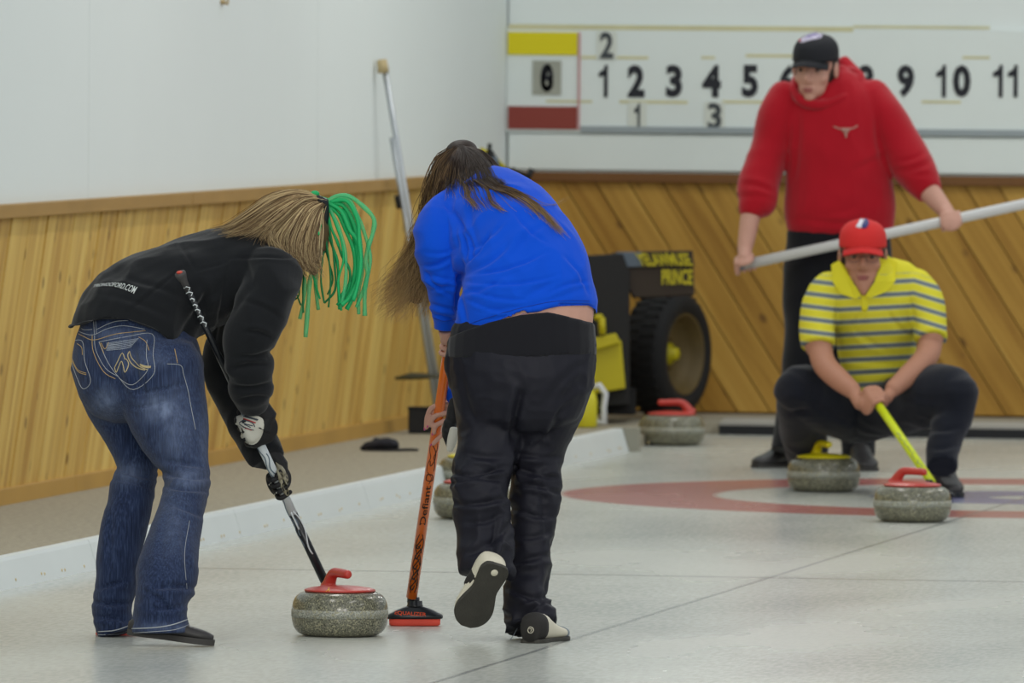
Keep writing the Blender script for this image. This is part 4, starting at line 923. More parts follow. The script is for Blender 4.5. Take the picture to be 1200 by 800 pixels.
s = Soup(); s.rings([(hp + d_ * (t * .25) + Vector((0, 0, h / 2 + .006)), xs, Vector((0, 0, 1)), w_, h / 2 + .002) for t, w_, h in ((.76, .051, .037), (.84, .048, .034), (.94, .037, .028), (1.01, .020, .020))], 22, 2.5); s.build('toe_cap', m_grey, shb)
s = Soup(); s.tube([fr.Q(606, 736, .14), fr.Q(602, 744, .15), fr.Q(598, 749, .16)], .0013, 5); s.build('loose_lace', m_grey, shb)
# black and white glove end beside the thigh
s = Soup(); fr.loft(s, [(532, 470, -.22, 6, 10), (530, 490, -.22, 8, 12), (525, 506, -.22, 7, 10), (527, 522, -.22, 4, 6)])
me = s.remesh(.004, 3); wrinkle(me, [(522, 490, 536, 498, 1.5, 4), (520, 500, 534, 508, 1.5, 4)], amp=.002, scale=25); gv = link('glove_cuff', me, m_glb, W2)
s = Soup(); fr.loft(s, [(533, 503, -.19, 6, 4), (530, 515, -.19, 6, 5), (527, 527, -.19, 4, 3)]); s.build('glove_lining', m_glw, gv)

# orange broom
m_or = mat('orange_shaft', srgb(222, 108, 30), .3, spec=.5, coat=.3); m_ored = mat('coral_pad', srgb(232, 84, 66), .7); m_flame = mat('black_flame_print', srgb(40, 26, 20), .4); m_orl = mat('orange_print', srgb(226, 78, 34), .5)
br2 = tag(empty('curling_broom', gb), 'orange curling broom with black flame print held by the person in blue', 'broom')
s = Soup(); s.tube([at2(386), at2(450), at2(701)], [.0155, .0158, .0168], 20); shf2 = s.build('shaft', m_or, br2); bo = bvh(shf2.data)
s = Soup(); s.tube([at2(700), at2(707)], [.013, .0125], 14); s.build('ferrule', m_bk, br2)
fw = Vector((-CR.y, CR.x, 0)).normalized()
bh2 = brush(br2, gb, CR, fw, Vector((0, 0, 1)), .168, m_bk, m_ored, None); bb = bvh(bh2.data)
v, f = text_tris('EQUALIZER', .015); s = Soup(); s.add([hit(bb, 481 + p_[0] * 37, 719.2 - p_[1] * 5.0 + p_[0] * 2.2, .0012) or fr.Q(479, 719, -.6) for p_ in v], f); link('lettering', s.mesh('lettering', False), m_orl, br2, False)['label'] = 'orange lettering on brush head'
s = Soup(); sx_ = lambda y: proj([at2(y)])[0][0]
def onb(y, sd): return (sx_(y) + sd * 6.2, y)
for y0 in (545, ):
    pass
for k, (y0, y1, ph) in enumerate(((626, 694, 0.0), (640, 690, 2.0), (520, 552, 1.0))):
    for sg in (-1, 1):
        pts = [onb(y_, sg * (.25 + .45 * abs(math.sin((y_ - y0) * .135 + ph)))) for y_ in np.linspace(y0, y1, 16)]
        stitch(bo, pts, .0011 if k else .0014, s, 2, .0004)
for y0 in (640, 652, 664, 676, 688): stitch(bo, [onb(y0 - 9, .35), onb(y0 - 4, -.1), onb(y0, -.5), onb(y0 + 3, -.15), onb(y0 - 2, .2)], .0019, s, 3, .0004)
for y0 in (646, 660, 672, 684): stitch(bo, [onb(y0 - 8, -.55), onb(y0 - 3, .3), onb(y0 + 2, .6)], .0015, s, 3, .0004)
stitch(bo, [onb(522, -.2), onb(530, .5), onb(540, .5), onb(546, -.1), onb(540, -.3)], .0013, s, 4, .0004); stitch(bo, [onb(553, -.5), onb(560, .4), onb(567, .1)], .001, s, 3, .0004)
stitch(bo, [onb(556, -.5), onb(556.5, .5), onb(563, .6), onb(562.5, -.5), onb(556, -.5)], .0016, s, 3, .0004)
o = s.build('flame_print', m_flame, br2); o['label'] = 'black flame pattern'; o['kind'] = 'stuff'
v, f = text_tris('Defiant', .012); s = Soup()
tv = []
for p_ in v: # reads up the shaft
    y_ = 592 - p_[0] * 46; sd = -p_[1] * 1.5; q_ = onb(y_, 0); tv.append(hit(bo, q_[0] + sd * 4.4, y_, .0012) or at2(y_))
s.add(tv, f); link('lettering', s.mesh('lettering', False), m_flame, br2, False)['label'] = 'black script lettering up the shaft'
# hair
m_h2 = hairmat('brown_hair', [(0.0, srgb(34, 26, 22)), (.4, srgb(62, 48, 38)), (.72, srgb(120, 96, 66)), (1.0, srgb(192, 160, 108))])
hb = Soup(); fr.loft(hb, [(541, 178, -.42, 20, 26), (542, 190, -.42, 34, 38), (544, 206, -.42, 43, 44), (543, 225, -.42, 46, 44), (530, 245, -.42, 36, 30), (515, 270, -.42, 22, 20), (500, 310, -.42, 16, 12), (486, 350, -.42, 10, 8)], sup=2.2)
me = hb.remesh(.006, 4); uvh = proj(getv(me)[0]); attr(me, 'var', np.clip(.12 + (uvh[:, 1] - 240) / 260, .12, .6)); link('hair', me, m_h2, W2)
H2 = Hair(9)
L1 = [(538, 170, -.40), (516, 180, -.38), (505, 205, -.37), (498, 240, -.38), (486, 280, -.40), (462, 318, -.40), (444, 336, -.40)]
L2 = [(539, 171, -.38), (522, 186, -0.31), (514, 210, -0.29), (508, 245, -.34), (492, 290, -.38), (470, 335, -.38), (450, 360, -.38)]
L3 = [(540, 171, -.36), (528, 188, -0.28), (522, 212, -0.26), (514, 248, -.32), (500, 295, -.37), (482, 345, -.37), (466, 376, -.37)]
L4 = [(541, 171, -.36), (536, 188, -0.27), (530, 214, -0.25), (520, 252, -.31), (508, 300, -.36), (496, 350, -.36), (488, 384, -.36)]
L5 = [(541, 171, -.37), (548, 188, -0.27), (548, 208, -0.25), (540, 232, -.29), (516, 290, -.36), (506, 345, -.37), (500, 378, -.37)]
H2.lock(fr, [L1, L2, L3, L4, L5], 1000, .0011, 3.4, 7.0, 1.4, .28, (.05, .55), grad=.66)
H2.lock(fr, [L1, L2, L3], 300, .0012, 6, 10, 1.8, .0, (.3, .7), grad=.6)
R1 = [(541, 170, -.37), (559, 180, -.29), (572, 198, -.27), (578, 214, -.26), (586, 224, -.25)]
R0 = [(541, 170, -.36), (546, 184, -.27), (549, 204, -.26), (551, 216, -.25), (553, 226, -.24)]
R2 = [(542, 170, -.39), (566, 177, -.34), (582, 194, -.32), (590, 212, -.31), (598, 226, -.30)]
Rm = [(536, 171, -.37), (528, 188, -0.28), (524, 208, -0.26), (522, 224, -.28), (520, 236, -.26)]
def drape(pts, up_=.010):
    o = []
    for x, y, z in pts:
        h_ = hit(bs_, x, y, 0); z2 = z
        if h_ is not None: z2 = max(z, fr.d0 - dep(h_) + up_)
        o.append((x, y, z2))
    return o
RR = [drape(g_ + [(g_[-1][0] + dx_, g_[-1][1] + 3, g_[-1][2])], .016) for g_, dx_ in ((Rm[:-1], -2), (R0[:-1], 2), (R1[:-1], 8), (R2[:-1], 10))]
H2.lock(fr, RR, 800, .0012, 2.0, 1.2, .6, .22, (0, .28), grad=.15)
def drape(pts, up_=.010):
    o = []
    for x, y, z in pts:
        h_ = hit(bs_, x, y, 0); z2 = z
        if h_ is not None: z2 = max(z, fr.d0 - dep(h_) + up_)
        o.append((x, y, z2))
    return o
B1 = [(574, 206, -.37), (588, 216, -.30), (606, 222, -.27), (628, 238, -.26), (648, 258, -.24), (664, 276, -.22), (673, 285, -.2)]
B2 = [(564, 210, -.37), (580, 221, -.30), (600, 226, -.25), (618, 236, -.22), (630, 248, -.2), (636, 256, -.2), (640, 262, -.2)]
B3 = [(538, 208, -.36), (545, 218, -.25), (550, 232, -.24), (556, 240, -.2), (562, 250, -.2)]
B4 = [(556, 210, -.36), (570, 220, -.25), (574, 232, -.24), (580, 240, -.2), (592, 247, -.2), (598, 248, -.2)]
B5 = [(570, 210, -.36), (580, 215, -.25), (580, 219, -.24), (610, 226, -.22), (640, 240, -.2), (660, 232, -.2), (668, 226, -.2)]
for gset, n_, j_ in (([B1, B2], 130, 2.2), ([B3], 22, 1.6), ([B4], 20, 1.4), ([B5], 8, 3.0), ([Rm, B3], 30, 2), ([R0, B3, B4, B2], 60, 2)):
    H2.lock(fr, [drape(g_) for g_ in gset], n_, .0010, j_, 2.0, 1.2, .2, (.15, .5), grad=.5)
H2.build('hair_strands', m_h2, W2)
# ================================================================ STANDING MAN
def cap_(root, L, ax, k, m_cap, m_brim, tilt=0.0):
    x, f, u = ax; s = Soup(); cs = []
    for i in range(10):
        t = i / 9; z = .030 + .094 * t; sc_ = math.sqrt(max(1 - (t * .985) ** 3.4, .01)); cs.append((L(0, -.010 - .012 * t + tilt * t, z), x, f, .083 * k * sc_, .103 * k * sc_))
    s.rings(cs, 32); s.ellipsoid(L(0, -.022 + tilt, .124), ax, (.007 * k, .007 * k, .005 * k), 10, 6); o = s.build('cap', m_cap, root)
    s = Soup(); n = 16; vs = []
    for i in range(n + 1):
        a_ = math.radians(-58 + 116 * i / n); xx, yy = math.sin(a_), math.cos(a_)
        for (ro, zz) in ((0.0, .036), (1.0, .020)):
            px_ = xx * (.080 + .004 * ro); py_ = -.010 + yy * .101 + ro * .062 * max(yy - .35, 0) ** .6; vs.append((px_, py_, zz - .020 * (xx ** 2) * (1 + ro * .4)))
    V_ = [L(a_, b_, c_) for a_, b_, c_ in vs]; V2 = [p + u * (.004 * k) for p in V_]; fs = []; m_ = len(V_)
    for i in range(n): fs += [(2 * i, 2 * i + 1, 2 * i + 3, 2 * i + 2), (m_ + 2 * i + 2, m_ + 2 * i + 3, m_ + 2 * i + 1, m_ + 2 * i), (2 * i + 1, m_ + 2 * i + 1, m_ + 2 * i + 3, 2 * i + 3), (2 * i, 2 * i + 2, m_ + 2 * i + 2, m_ + 2 * i)]
    s.add(V_ + V2, fs); s.build('brim', m_brim, o)
    return o
def strip(so, pts, nseg=8, r=.01): so.tube(pts, r, nseg)

d1 = dep(G(962, 548)); fr = Frame(d1)
m_red = clothmat('red_fleece', srgb(168, 18, 34), .2, 300, .10, .9, .2); m_trs = clothmat('black_twill', srgb(20, 21, 26), .2, 300)
h_torso = [(984, 270, 0, 62, 38), (985, 245, 0, 66, 43), (984, 210, 0, 62, 42), (981, 170, 0, 61, 41), (977, 138, 0, 62, 38), (974, 116, -.01, 58, 34), (972, 101, -.02, 46, 28), (970, 92, -.03, 30, 22)]
h_la = [(922, 112, -.02, 22, 26), (911, 138, 0, 24, 27), (903, 170, 0, 23, 26), (891, 208, .04, 24.5, 25), (888, 234, .08, 23, 23), (882, 246, .1, 17, 18), (880, 254, .11, 12, 13)]
h_ra = [(1018, 112, -.02, 24, 26), (1036, 138, 0, 25, 28), (1054, 168, .02, 26, 27), (1070, 195, .06, 26, 26), (1082, 214, .1, 21, 22), (1090, 226, .13, 15, 16)]
k_pel = [(982, 272, 0, 60, 37), (982, 300, 0, 63, 40), (981, 322, 0, 60, 38)]
k_l = [(952, 310, 0, 34, 36), (950, 360, 0, 32, 34), (947, 410, .02, 29, 32), (940, 460, .01, 26, 29), (930, 500, 0, 23, 26), (925, 530, .02, 22, 26)]
k_r = [(1012, 310, 0, 34, 36), (1010, 360, 0, 32, 34), (1008, 410, .02, 29, 32), (1007, 460, .01, 26, 29), (1006, 500, 0, 21, 25), (1006, 534, .02, 19, 24)]
b = Soup()
for rows in (h_torso, h_la[:-1], h_ra[:-1], k_pel, k_l[:-1], k_r[:-1]): fr.loft(b, rows, scale=.78)
fr.loft(b, [(884, 240, .08, 12, 12), (879, 256, .11, 11.5, 12), (876, 274, .125, 10.5, 11), (873, 290, .14, 9, 10)]); fr.loft(b, [(1080, 214, .1, 13, 13), (1092, 228, .14, 12.5, 12), (1103, 241, .18, 10.5, 10.5), (1110, 249, .21, 9, 9)])
A, B = fr.Q(884, 307.5, .15), fr.Q(1214, 236, .30); dr = (B - A).normalized()
hc = fr.Q(955, 80, .06); hd_ = head(b, hc, -CF - CR * .34 - Vector((0, 0, .14)), Vector((0, 0, 1)) - CF * .05, 1.15); b.tube([fr.Q(966, 120, -.02), fr.Q(960, 98, 0)], .062, 14)
grip(b, fr.Q(874, 309.5, .146), dr, Vector((0, 0, 1)) - CF * .5, fr.Q(873, 290, .14), .019, 1.05, order=-1, wr=.03)
S2 = A + dr * ((fr.Q(1115, 257, .25) - A).dot(dr)); grip(b, S2, dr, -CF + Vector((0, 0, .5)), fr.Q(1108, 247, .21), .019, 1.1, order=-1, wr=.028)
me = b.remesh(.0058, 2); M1 = link('person', me, m_skin); face(me, M1, *hd_)
tag(M1, 'person standing at the back in red hooded sweatshirt and black cap holding a white pole', 'person')
g = Soup(); fr.loft(g, h_torso, round_ends=(True, True)); fr.loft(g, h_la, round_ends=(True, False)); fr.loft(g, h_ra, round_ends=(True, False))
cre = [(905, 225, 870, 215, 3, 9, 3), (908, 235, 868, 230, 3, 7, 3), (1050, 200, 1090, 190, 3.5, 9, 3), (1048, 190, 1085, 178, 3, 6, 3), (935, 130, 928, 215, 4, 8, -3), (1028, 130, 1036, 195, 4, 8, 3), (930, 255, 1040, 262, 4, 7, 3), (1060, 205, 1090, 205, 3, 6), (950, 250, 1010, 240, 5, 5, 4), (1040, 180, 1000, 200, 4, 5)]
hood = garment('hooded_sweatshirt', g, .0085, m_red, M1, 4, amp=.005, scale=6, creases=cre)
s = Soup(); fr.loft(s, [(930, 112, .02, 7, 14), (936, 98, -.02, 10, 16), (952, 92, -.14, 12, 16), (975, 84, -.17, 14, 16), (998, 88, -.1, 11, 16), (1004, 98, -.02, 10, 16), (990, 114, .07, 8, 12), (972, 122, .1, 7, 9), (955, 123, .11, 7, 8), (940, 118, .09, 7, 9), (931, 108, .03, 7, 12)])
fr.loft(s, [(986, 84, -.12, 20, 14), (998, 88, -.10, 14, 14)])
me = s.remesh(.007, 4); wrinkle(me, amp=.003, scale=12); link('hood', me, m_red, hood)
bh = bvh(hood.data); s = Soup(); ch = lambda L: [(840 + x / 2.5, 10 + y / 2.5) for x, y in L]
for L, r_ in (([(342, 345), (360, 352), (376, 350)], .003), ([(412, 343), (396, 352), (380, 350)], .003), ([(366, 356), (388, 356)], .006), ([(372, 364), (384, 364)], .005), ([(378, 362), (378, 378)], .0045)): stitch(bh, ch(L), r_, s, 3, .001)
s.build('chest_emblem', mat('faded_emblem', srgb(176, 140, 128), .7), hood)['label'] = 'small faded chest emblem'
g = Soup(); fr.loft(g, k_pel); fr.loft(g, k_l, round_ends=(True, False)); fr.loft(g, k_r, round_ends=(True, False)); garment('trousers', g, .009, m_trs, M1, 3, amp=.005, scale=7)
for (x, y, dx_) in ((930, 548, -.75), (1006, 551, .12)):
    hp = G(x, y - 2); dd = (-CF + CR * dx_); dd.z = 0; dd.normalize(); shoe(M1, hp, hp + dd * .27, .105, .10, m_shoe, m_sole, sole_t=.015)
m_capk = mat('black_cap', srgb(22, 24, 30), .8); L_, ax, k = hd_; co = cap_(M1, L_, ax, k, m_capk, m_capk)
bc = bvh(co.data); s = Soup(); patch(bc, [(934, 43), (942, 37), (955, 35.5), (963, 38), (962, 44), (950, 47), (938, 50)], s, .003); o = s.build('cap_patch', mat('cap_patch_white', srgb(196, 190, 210), .6), co); o['label'] = 'white and red logo patch on cap front'
bq = bvh(o.data); s = Soup(); stitch(bq, [(937, 41), (935.5, 45), (938, 48)], .006, s, 3, .001); s.build('patch_letter', mat('patch_red', srgb(200, 60, 70), .6), o)
s = Soup(); stitch(bq, [(944, 40), (950, 44), (956, 39)], .0025, s, 3, .001); stitch(bq, [(944, 45), (952, 40), (960, 43)], .0025, s, 3, .001); s.build('patch_lettering', mat('patch_purple', srgb(110, 96, 160), .6), o)['kind'] = 'stuff'
s = Soup(); x_, f_, u_ = ax
s.rings([(L_(0, -.020, z), x_, f_, w_ * k, d_ * k) for z, w_, d_ in ((-.05, .066, .082), (-.02, .078, .096), (.01, .081, .100), (.035, .080, .100))], 24)
# back and sides only: keep clear of the face
me = s.mesh('short_hair'); a, n = getv(me); fy = (a - np.array(L_(0, 0, 0))) @ np.array(f_); a -= np.outer(np.maximum(fy - .012, 0), np.array(f_)); setv(me, a); link('short_hair', me, m_dkhair, M1)
# white pole
rod = tag(empty('white_pole', A), 'long white plastic pole held across the standing man\'s hips', 'pole')
s = Soup(); s.tube([A - dr * .06, A.lerp(B, .5), B + dr * .5], .0215, 20); s.build('pole_tube', mat('white_plastic', srgb(206, 208, 206), .4), rod)
s = Soup(); s.tube([A - dr * .066, A - dr * .045], .0228, 20); s.build('end_cap', m_grey, rod)

# ================================================================ CROUCHING MAN
fr = Frame(43.95)
c_torso = [(1032, 456, -.20, 38, 32), (1029, 428, -.12, 44, 38), (1027, 396, -.06, 47, 41), (1025, 366, 0, 53, 41), (1021, 343, .03, 62, 38), (1017, 326, .05, 54, 31), (1013, 315, .05, 34, 24)]
c_la = [(975, 338, .03, 24, 27), (964, 356, .05, 24, 27), (959, 380, .08, 22, 25), (959, 406, .12, 20.5, 23)]
c_ra = [(1068, 336, .03, 24, 27), (1082, 354, .05, 24, 27), (1088, 376, .08, 21, 24), (1091, 398, .12, 19, 22)]
q_pel = [(1008, 452, -.32, 46, 34), (1010, 478, -.30, 50, 38), (1014, 492, -.25, 44, 30)]
q_l = [(996, 482, -.25, 34, 34), (965, 470, -.10, 35, 34), (940, 458, .0, 31, 31), (930, 458, .04, 24, 26)]
q_ls = [(936, 456, .0, 26, 27), (936, 482, -.12, 26, 27), (944, 520, -.36, 25, 26), (954, 552, -.55, 20, 22)]
q_r = [(1018, 484, -.22, 32, 34), (1056, 474, -.02, 34, 34), (1096, 462, .2, 34, 34), (1116, 458, .28, 29, 30)]
q_rs = [(1117, 458, .28, 29, 29), (1116, 486, .28, 24, 26), (1109, 512, .32, 19, 22), (1103, 530, .37, 19, 21), (1104, 548, .42, 18, 20)]
b = Soup()
for rows in (c_torso, c_la, c_ra, q_pel, q_l, q_ls[:-1], q_r, q_rs[:-1]): fr.loft(b, rows, scale=.80)
fr.loft(b, [(959, 385, .09, 15, 16), (961, 408, .13, 14.5, 15), (967, 428, .17, 14, 14), (984, 445, .24, 13, 12.5), (1000, 458, .30, 10, 9.5)])
fr.loft(b, [(1090, 380, .09, 15, 16), (1090, 402, .12, 14.5, 15), (1084, 420, .17, 14, 14), (1064, 440, .24, 12.5, 12), (1046, 456, .30, 10, 9.5)])
fr.loft(b, [(1012, 316, .135, 18, 10), (1012, 330, .155, 12, 8), (1012, 344, .165, 3, 5)])
hc = fr.Q(1011, 299, .09); hd_ = head(b, hc, -CF - Vector((0, 0, .10)) - CR * .02, Vector((0, 0, 1)), 1.14); b.tube([fr.Q(1013, 334, .02), fr.Q(1012, 312, .05)], .062, 14)
A = fr.Q(1021, 462, .36); gb = G(1089, 588); B = gb + Vector((0, 0, .075)) + CR * .01; dr = (B - A).normalized()
grip(b, A + dr * .035, dr, -CR * .8 - CF * .6, fr.Q(1000, 458, .30), .014, 1.08, order=-1, wr=.026); grip(b, A - dr * .0 + dr * .02, dr, CR * .9 - CF * .3, fr.Q(1046, 456, .30), .022, 1.0, order=1, wr=.025)
me = b.remesh(.0058, 2); M2 = link('person', me, m_skin2); face(me, M2, *hd_)
tag(M2, 'person crouching behind the stones in yellow striped polo shirt and red cap', 'person')
m_polo = mat('yellow_polo', srgb(214, 206, 62), .85, bump=.2, bscale=300, spec=.15); nt, bs = nodes(m_polo)
fz = math_(nt, 'FRACT', attrnode(nt, 'stripe')); col = ramp(nt, fz, [(0, srgb(112, 122, 128)), (.13, srgb(112, 122, 128)), (.17, srgb(208, 212, 150)), (.24, srgb(216, 208, 58)), (.74, srgb(216, 208, 58)), (.80, srgb(208, 212, 150)), (.85, srgb(112, 122, 128)), (1.0, srgb(112, 122, 128))])
nt.links.new(col, bs.inputs['Base Color'])
g = Soup(); fr.loft(g, c_torso, round_ends=(False, True)); fr.loft(g, c_la, round_ends=(True, False)); fr.loft(g, c_ra, round_ends=(True, False))
cre = [(985, 400, 1010, 360, 3, 6, 3), (1070, 395, 1040, 365, 3, 6, -3), (990, 420, 1060, 425, 3, 6, 3), (1000, 440, 1055, 436, 3, 5), (983, 350, 982, 400, 3, 8, 2), (1066, 350, 1070, 395, 3, 8, -2), (1000, 385, 1040, 410, 3.5, 5, 3)]
po = garment('polo_shirt', g, .0085, m_polo, M2, 4, amp=.004, scale=8, creases=cre)
a, n = getv(po.data); uv = proj(a); yv = uv[:, 1] + (uv[:, 0] - 1025) * .05
ls = uv[:, 0] < 981; rs = uv[:, 0] > 1069
yv = np.where(ls, uv[:, 1] + (981 - uv[:, 0]) * .12 - 2, yv); yv = np.where(rs, uv[:, 1] + (uv[:, 0] - 1069) * -.30 + 3, yv)
st_ = (yv - 346) / 14.9; st_ = np.where(yv < 322, .5, st_); attr(po.data, 'stripe', st_)
bpz = bvh(po.data); m_coll = mat('yellow_collar', srgb(218, 210, 40), .8, bump=.15, bscale=300)
for pl in ([(974, 310), (983, 305), (992, 312), (1000, 330), (1010, 347), (1003, 350), (986, 344), (976, 332)], [(1050, 309), (1041, 305), (1033, 312), (1025, 330), (1014, 347), (1020, 349), (1038, 342), (1048, 330)]):
    s = Soup(); c_ = np.mean(np.array(pl, float), 0)
    ft = [hit(bpz, x, y, .012) or fr.Q(x, y, .12) for x, y in pl]; bk = [p + CF * .012 for p in ft]; n_ = len(pl)
    s.add(ft + bk, [tuple(range(n_)), tuple(range(n_, 2 * n_))[::-1]] + [(i, n_ + i, n_ + (i + 1) % n_, (i + 1) % n_) for i in range(n_)]); s.build('collar', m_coll, po, smooth=False)
s = Soup(); patch(bpz, [(1009, 345), (1016, 345), (1017, 362), (1010, 363)], s, .004); s.build('placket', m_coll, po)
m_navy = clothmat('dark_navy_twill', srgb(26, 29, 38), .2, 300)
g = Soup()
for rows in (q_pel, q_l, q_r): fr.loft(g, rows)
fr.loft(g, q_ls, round_ends=(True, False)); fr.loft(g, q_rs, round_ends=(True, False))
garment('trousers', g, .009, m_navy, M2, 3, amp=.007, scale=7, creases=[(1090, 505, 1125, 500, 3, 8, 3), (1090, 525, 1122, 520, 3, 8, 3), (1075, 495, 1110, 480, 4, 7), (1050, 455, 1100, 470, 4, 6, 3), (950, 470, 1000, 495, 4, 6, 3), (920, 485, 950, 480, 4, 6)])
hp = G(1103, 579.5); shoe(M2, hp, hp + Vector((-CF.x + CR.x * .12, -CF.y + CR.y * .12, 0)).normalized() * .27, .115, .12, m_shoe, m_bk, sole_t=.02, laces=m_lace)
hp = G(955, 566.5); shoe(M2, hp, hp + Vector((-CF.x + CR.x * .6, -CF.y + CR.y * .6, 0)).normalized() * .24, .10, .10, m_shoe, m_bk, sole_t=.02)
m_capr = mat('red_cap', srgb(204, 38, 36), .8); L_, ax, k = hd_; co = cap_(M2, L_, ax, k, m_capr, m_capr); x_, f_, u_ = ax
bc = bvh(co.data); s = Soup()
patch(bc, [(1003, 266), (1009, 256), (1013, 255), (1012, 262), (1016, 265), (1009, 267)], s, .003); o = s.build('cap_emblem', mat('emblem_white', srgb(214, 214, 222), .6), co); o['label'] = 'white and navy emblem on cap front'
s = Soup(); patch(bc, [(1010, 264), (1014, 257), (1018, 261), (1015, 267), (1010, 267)], s, .004); s.build('emblem_blue', mat('emblem_navy', srgb(44, 50, 110), .6), o)
s = Soup(); s.rings([(L_(0, -.020, z), x_, f_, w_ * k, d_ * k) for z, w_, d_ in ((-.05, .066, .082), (-.02, .078, .096), (.01, .081, .100), (.035, .080, .100))], 24)
me = s.mesh('short_hair'); a, n = getv(me); fy = (a - np.array(L_(0, 0, 0))) @ np.array(f_); a -= np.outer(np.maximum(fy - .012, 0), np.array(f_)); setv(me, a); link('short_hair', me, m_dkhair, M2)
m_glass = mat('dark_frame', srgb(40, 40, 44), .3)
s = Soup()
for sg in (-1, 1):
    pts = [L_(sg * .031 + .021 * math.cos(t), .098, -.001 + .015 * math.sin(t)) for t in np.linspace(0, 6.283, 17)]; s.tube(pts, .0010 * k, 5); s.tube([L_(sg * .052, .098, .004), L_(sg * .078, .06, .006), L_(sg * .084, 0, .004)], .0014 * k, 5)
s.tube([L_(-.010, .098, .004), L_(.010, .098, .004)], .0014 * k, 5); s.build('eyeglasses', m_glass, M2)['kind'] = 'stuff'
# his yellow broom
br3 = tag(empty('curling_broom', gb), 'bright yellow curling broom held by the crouching man behind a stone', 'broom')
m_yb = mat('yellow_shaft', srgb(206, 220, 30), .35)
s = Soup(); s.tube([A - dr * .03, B], .0165, 16); shf3 = s.build('shaft', m_yb, br3)
bx = bvh(shf3.data); s = Soup(); at3 = lambda t: proj([A.lerp(B, t)])[0]
for i in range(16): p_ = at3(.45 + i * .03); stitch(bx, [(p_[0] + R.uniform(-3, 1), p_[1] - 1.2), (p_[0] + R.uniform(-1, 3), p_[1] + 1.2)], .0016, s, 2, .0005)
s.build('shaft_print', m_gb, br3)['kind'] = 'stuff'
brush(br3, gb, CR, fw, Vector((0, 0, 1)), .19, m_bk, mat('dark_pad', srgb(40, 40, 44), .8), None)

# ================================================================ ICE MACHINE IN THE CORNER
T_ = 50.0
m_tire = mat('tire_rubber', srgb(24, 24, 25), .8, bump=.3, bscale=80); m_rim = mat('rusty_rim', srgb(92, 76, 40), .6, var=.3, vscale=14); m_myel = mat('machine_yellow', srgb(182, 170, 6), .5, var=.08, vscale=9)
m_blkm = mat('machine_black', srgb(14, 14, 16), .6); m_brn = mat('dark_brown_panel', srgb(44, 32, 20), .6); m_bluem = mat('blue_grey_plate', srgb(84, 96, 108), .5)
root = tag(empty('ice_machine', G(740, 484, .05)), 'black and yellow rink machine with large tire parked in the corner', 'machine')
root.matrix_world = Matrix.Translation(G(740, 484, .05))
nax = (CR * .88 - CF * .475); nax.z = 0; nax.normalize(); ua = Vector((0, 0, 1)); va = ua.cross(nax)
def wheel(c, r, wd, root):
    ax = (va, ua, nax); s = Soup()
    s.lathe(c, ax, [(r * .66, -wd), (r * .90, -wd - .002), (r * .975, -wd + .025), (r, -wd * .75), (r, -wd * .25), (r * .975, -.02), (r * .92, 0), (r * .80, .012), (r * .66, .002), (r * .63, -.02), (r * .63, -wd + .02)], 56)
    t = s.build('tire', m_tire, root)
    s = Soup()
    for i in range(36):
        a_ = 2 * math.pi * i / 36
        for sgn in (0, 1):
            a2 = a_ + sgn * .087; d = va * math.cos(a2) + ua * math.sin(a2); tt = nax.cross(d); s.box(c + d * (r * 1.0) - nax * (wd * (.30 + .40 * sgn)), (tt, nax, d), (.010, wd * .19, .0045))
    tag(s.build('tread_blocks', m_tire, t, smooth=False), None, kind='stuff')
    s = Soup(); s.lathe(c, ax, [(.001, -.11), (r * .5, -.10), (r * .64, -.06), (r * .67, -.004), (r * .655, .004), (r * .62, -.004), (r * .58, -.05), (r * .50, -.085), (r * .25, -.095), (.03, -.095), (.001, -.095)], 44); rm = s.build('rim', m_rim, root)
    s = Soup(); s.lathe(c - nax * .095, ax, [(.052, 0), (.050, .02), (.032, .028), (.028, .055), (.001, .057)], 20); hb = s.build('hub', m_myel, rm)
    for i in range(5):
        a_ = 2 * math.pi * i / 5; s = Soup(); s.lathe(c - nax * .095 + (va * math.cos(a_) + ua * math.sin(a_)) * .07, ax, [(.008, 0), (.008, .012), (.001, .013)], 6); s.build('wheel_nut', m_rim, rm, smooth=False)
wc = P(803, 415, 50.75); wheel(wc, wc.z - .058, .19, root)
def slab(name, poly, d, th, m, par=None, bev=.006):
    s = Soup(); s.prism([P(x, y, d) for x, y in poly], CF * th); return s.build(name, m, root if par is None else par, smooth=False, bevel=bev)
slab('body_housing', [(668, 300), (730, 297), (738, 320), (738, 474), (668, 478)], 49.85, .55, m_blkm)
slab('lower_frame', [(580, 440), (745, 455), (745, 486), (580, 484)], 50.25, .25, m_blkm)
slab('fender', [(716, 296), (812, 294), (814, 346), (742, 349)], 49.9, .30, m_brn)
slab('top_plate', [(722, 295), (752, 295), (752, 312), (731, 313)], 49.885, .03, m_bluem, bev=.002)
slab('name_strip', [(745, 294.5), (811, 293.5), (814, 312.5), (750, 313.5)], 49.89, .02, m_brn, bev=.002)
def mtext(body, cx, cy, w, h, slant, dd, par):
    v, f = text_tris(body, .03); s = Soup(); s.add([P(cx + p_[0] * w + p_[1] * slant, cy - p_[1] * h, dd) for p_ in v], f); o = link('lettering', s.mesh('lettering', False), m_myel, par, False); o['label'] = 'bright yellow painted lettering'
mtext('YELAWMUSE', 778, 304, 62, 15, -7, 49.875, root); mtext('PRINCE', 793.5, 324.5, 36, 18, 0, 49.88, root)
slab('yellow_tank', [(690, 405), (728, 398), (733, 455), (690, 462)], 49.75, .12, m_myel)
slab('yellow_bracket', [(686, 398), (722, 390), (727, 402), (690, 412)], 49.7, .06, m_myel)
s = Soup(); s.tube([P(705, 372, 49.7), P(706, 392, 49.7)], .016, 12); s.tube([P(697, 374, 49.7), P(700, 371, 49.7), P(706, 372, 49.7)], .014, 10); s.build('lift_post', m_myel, root)
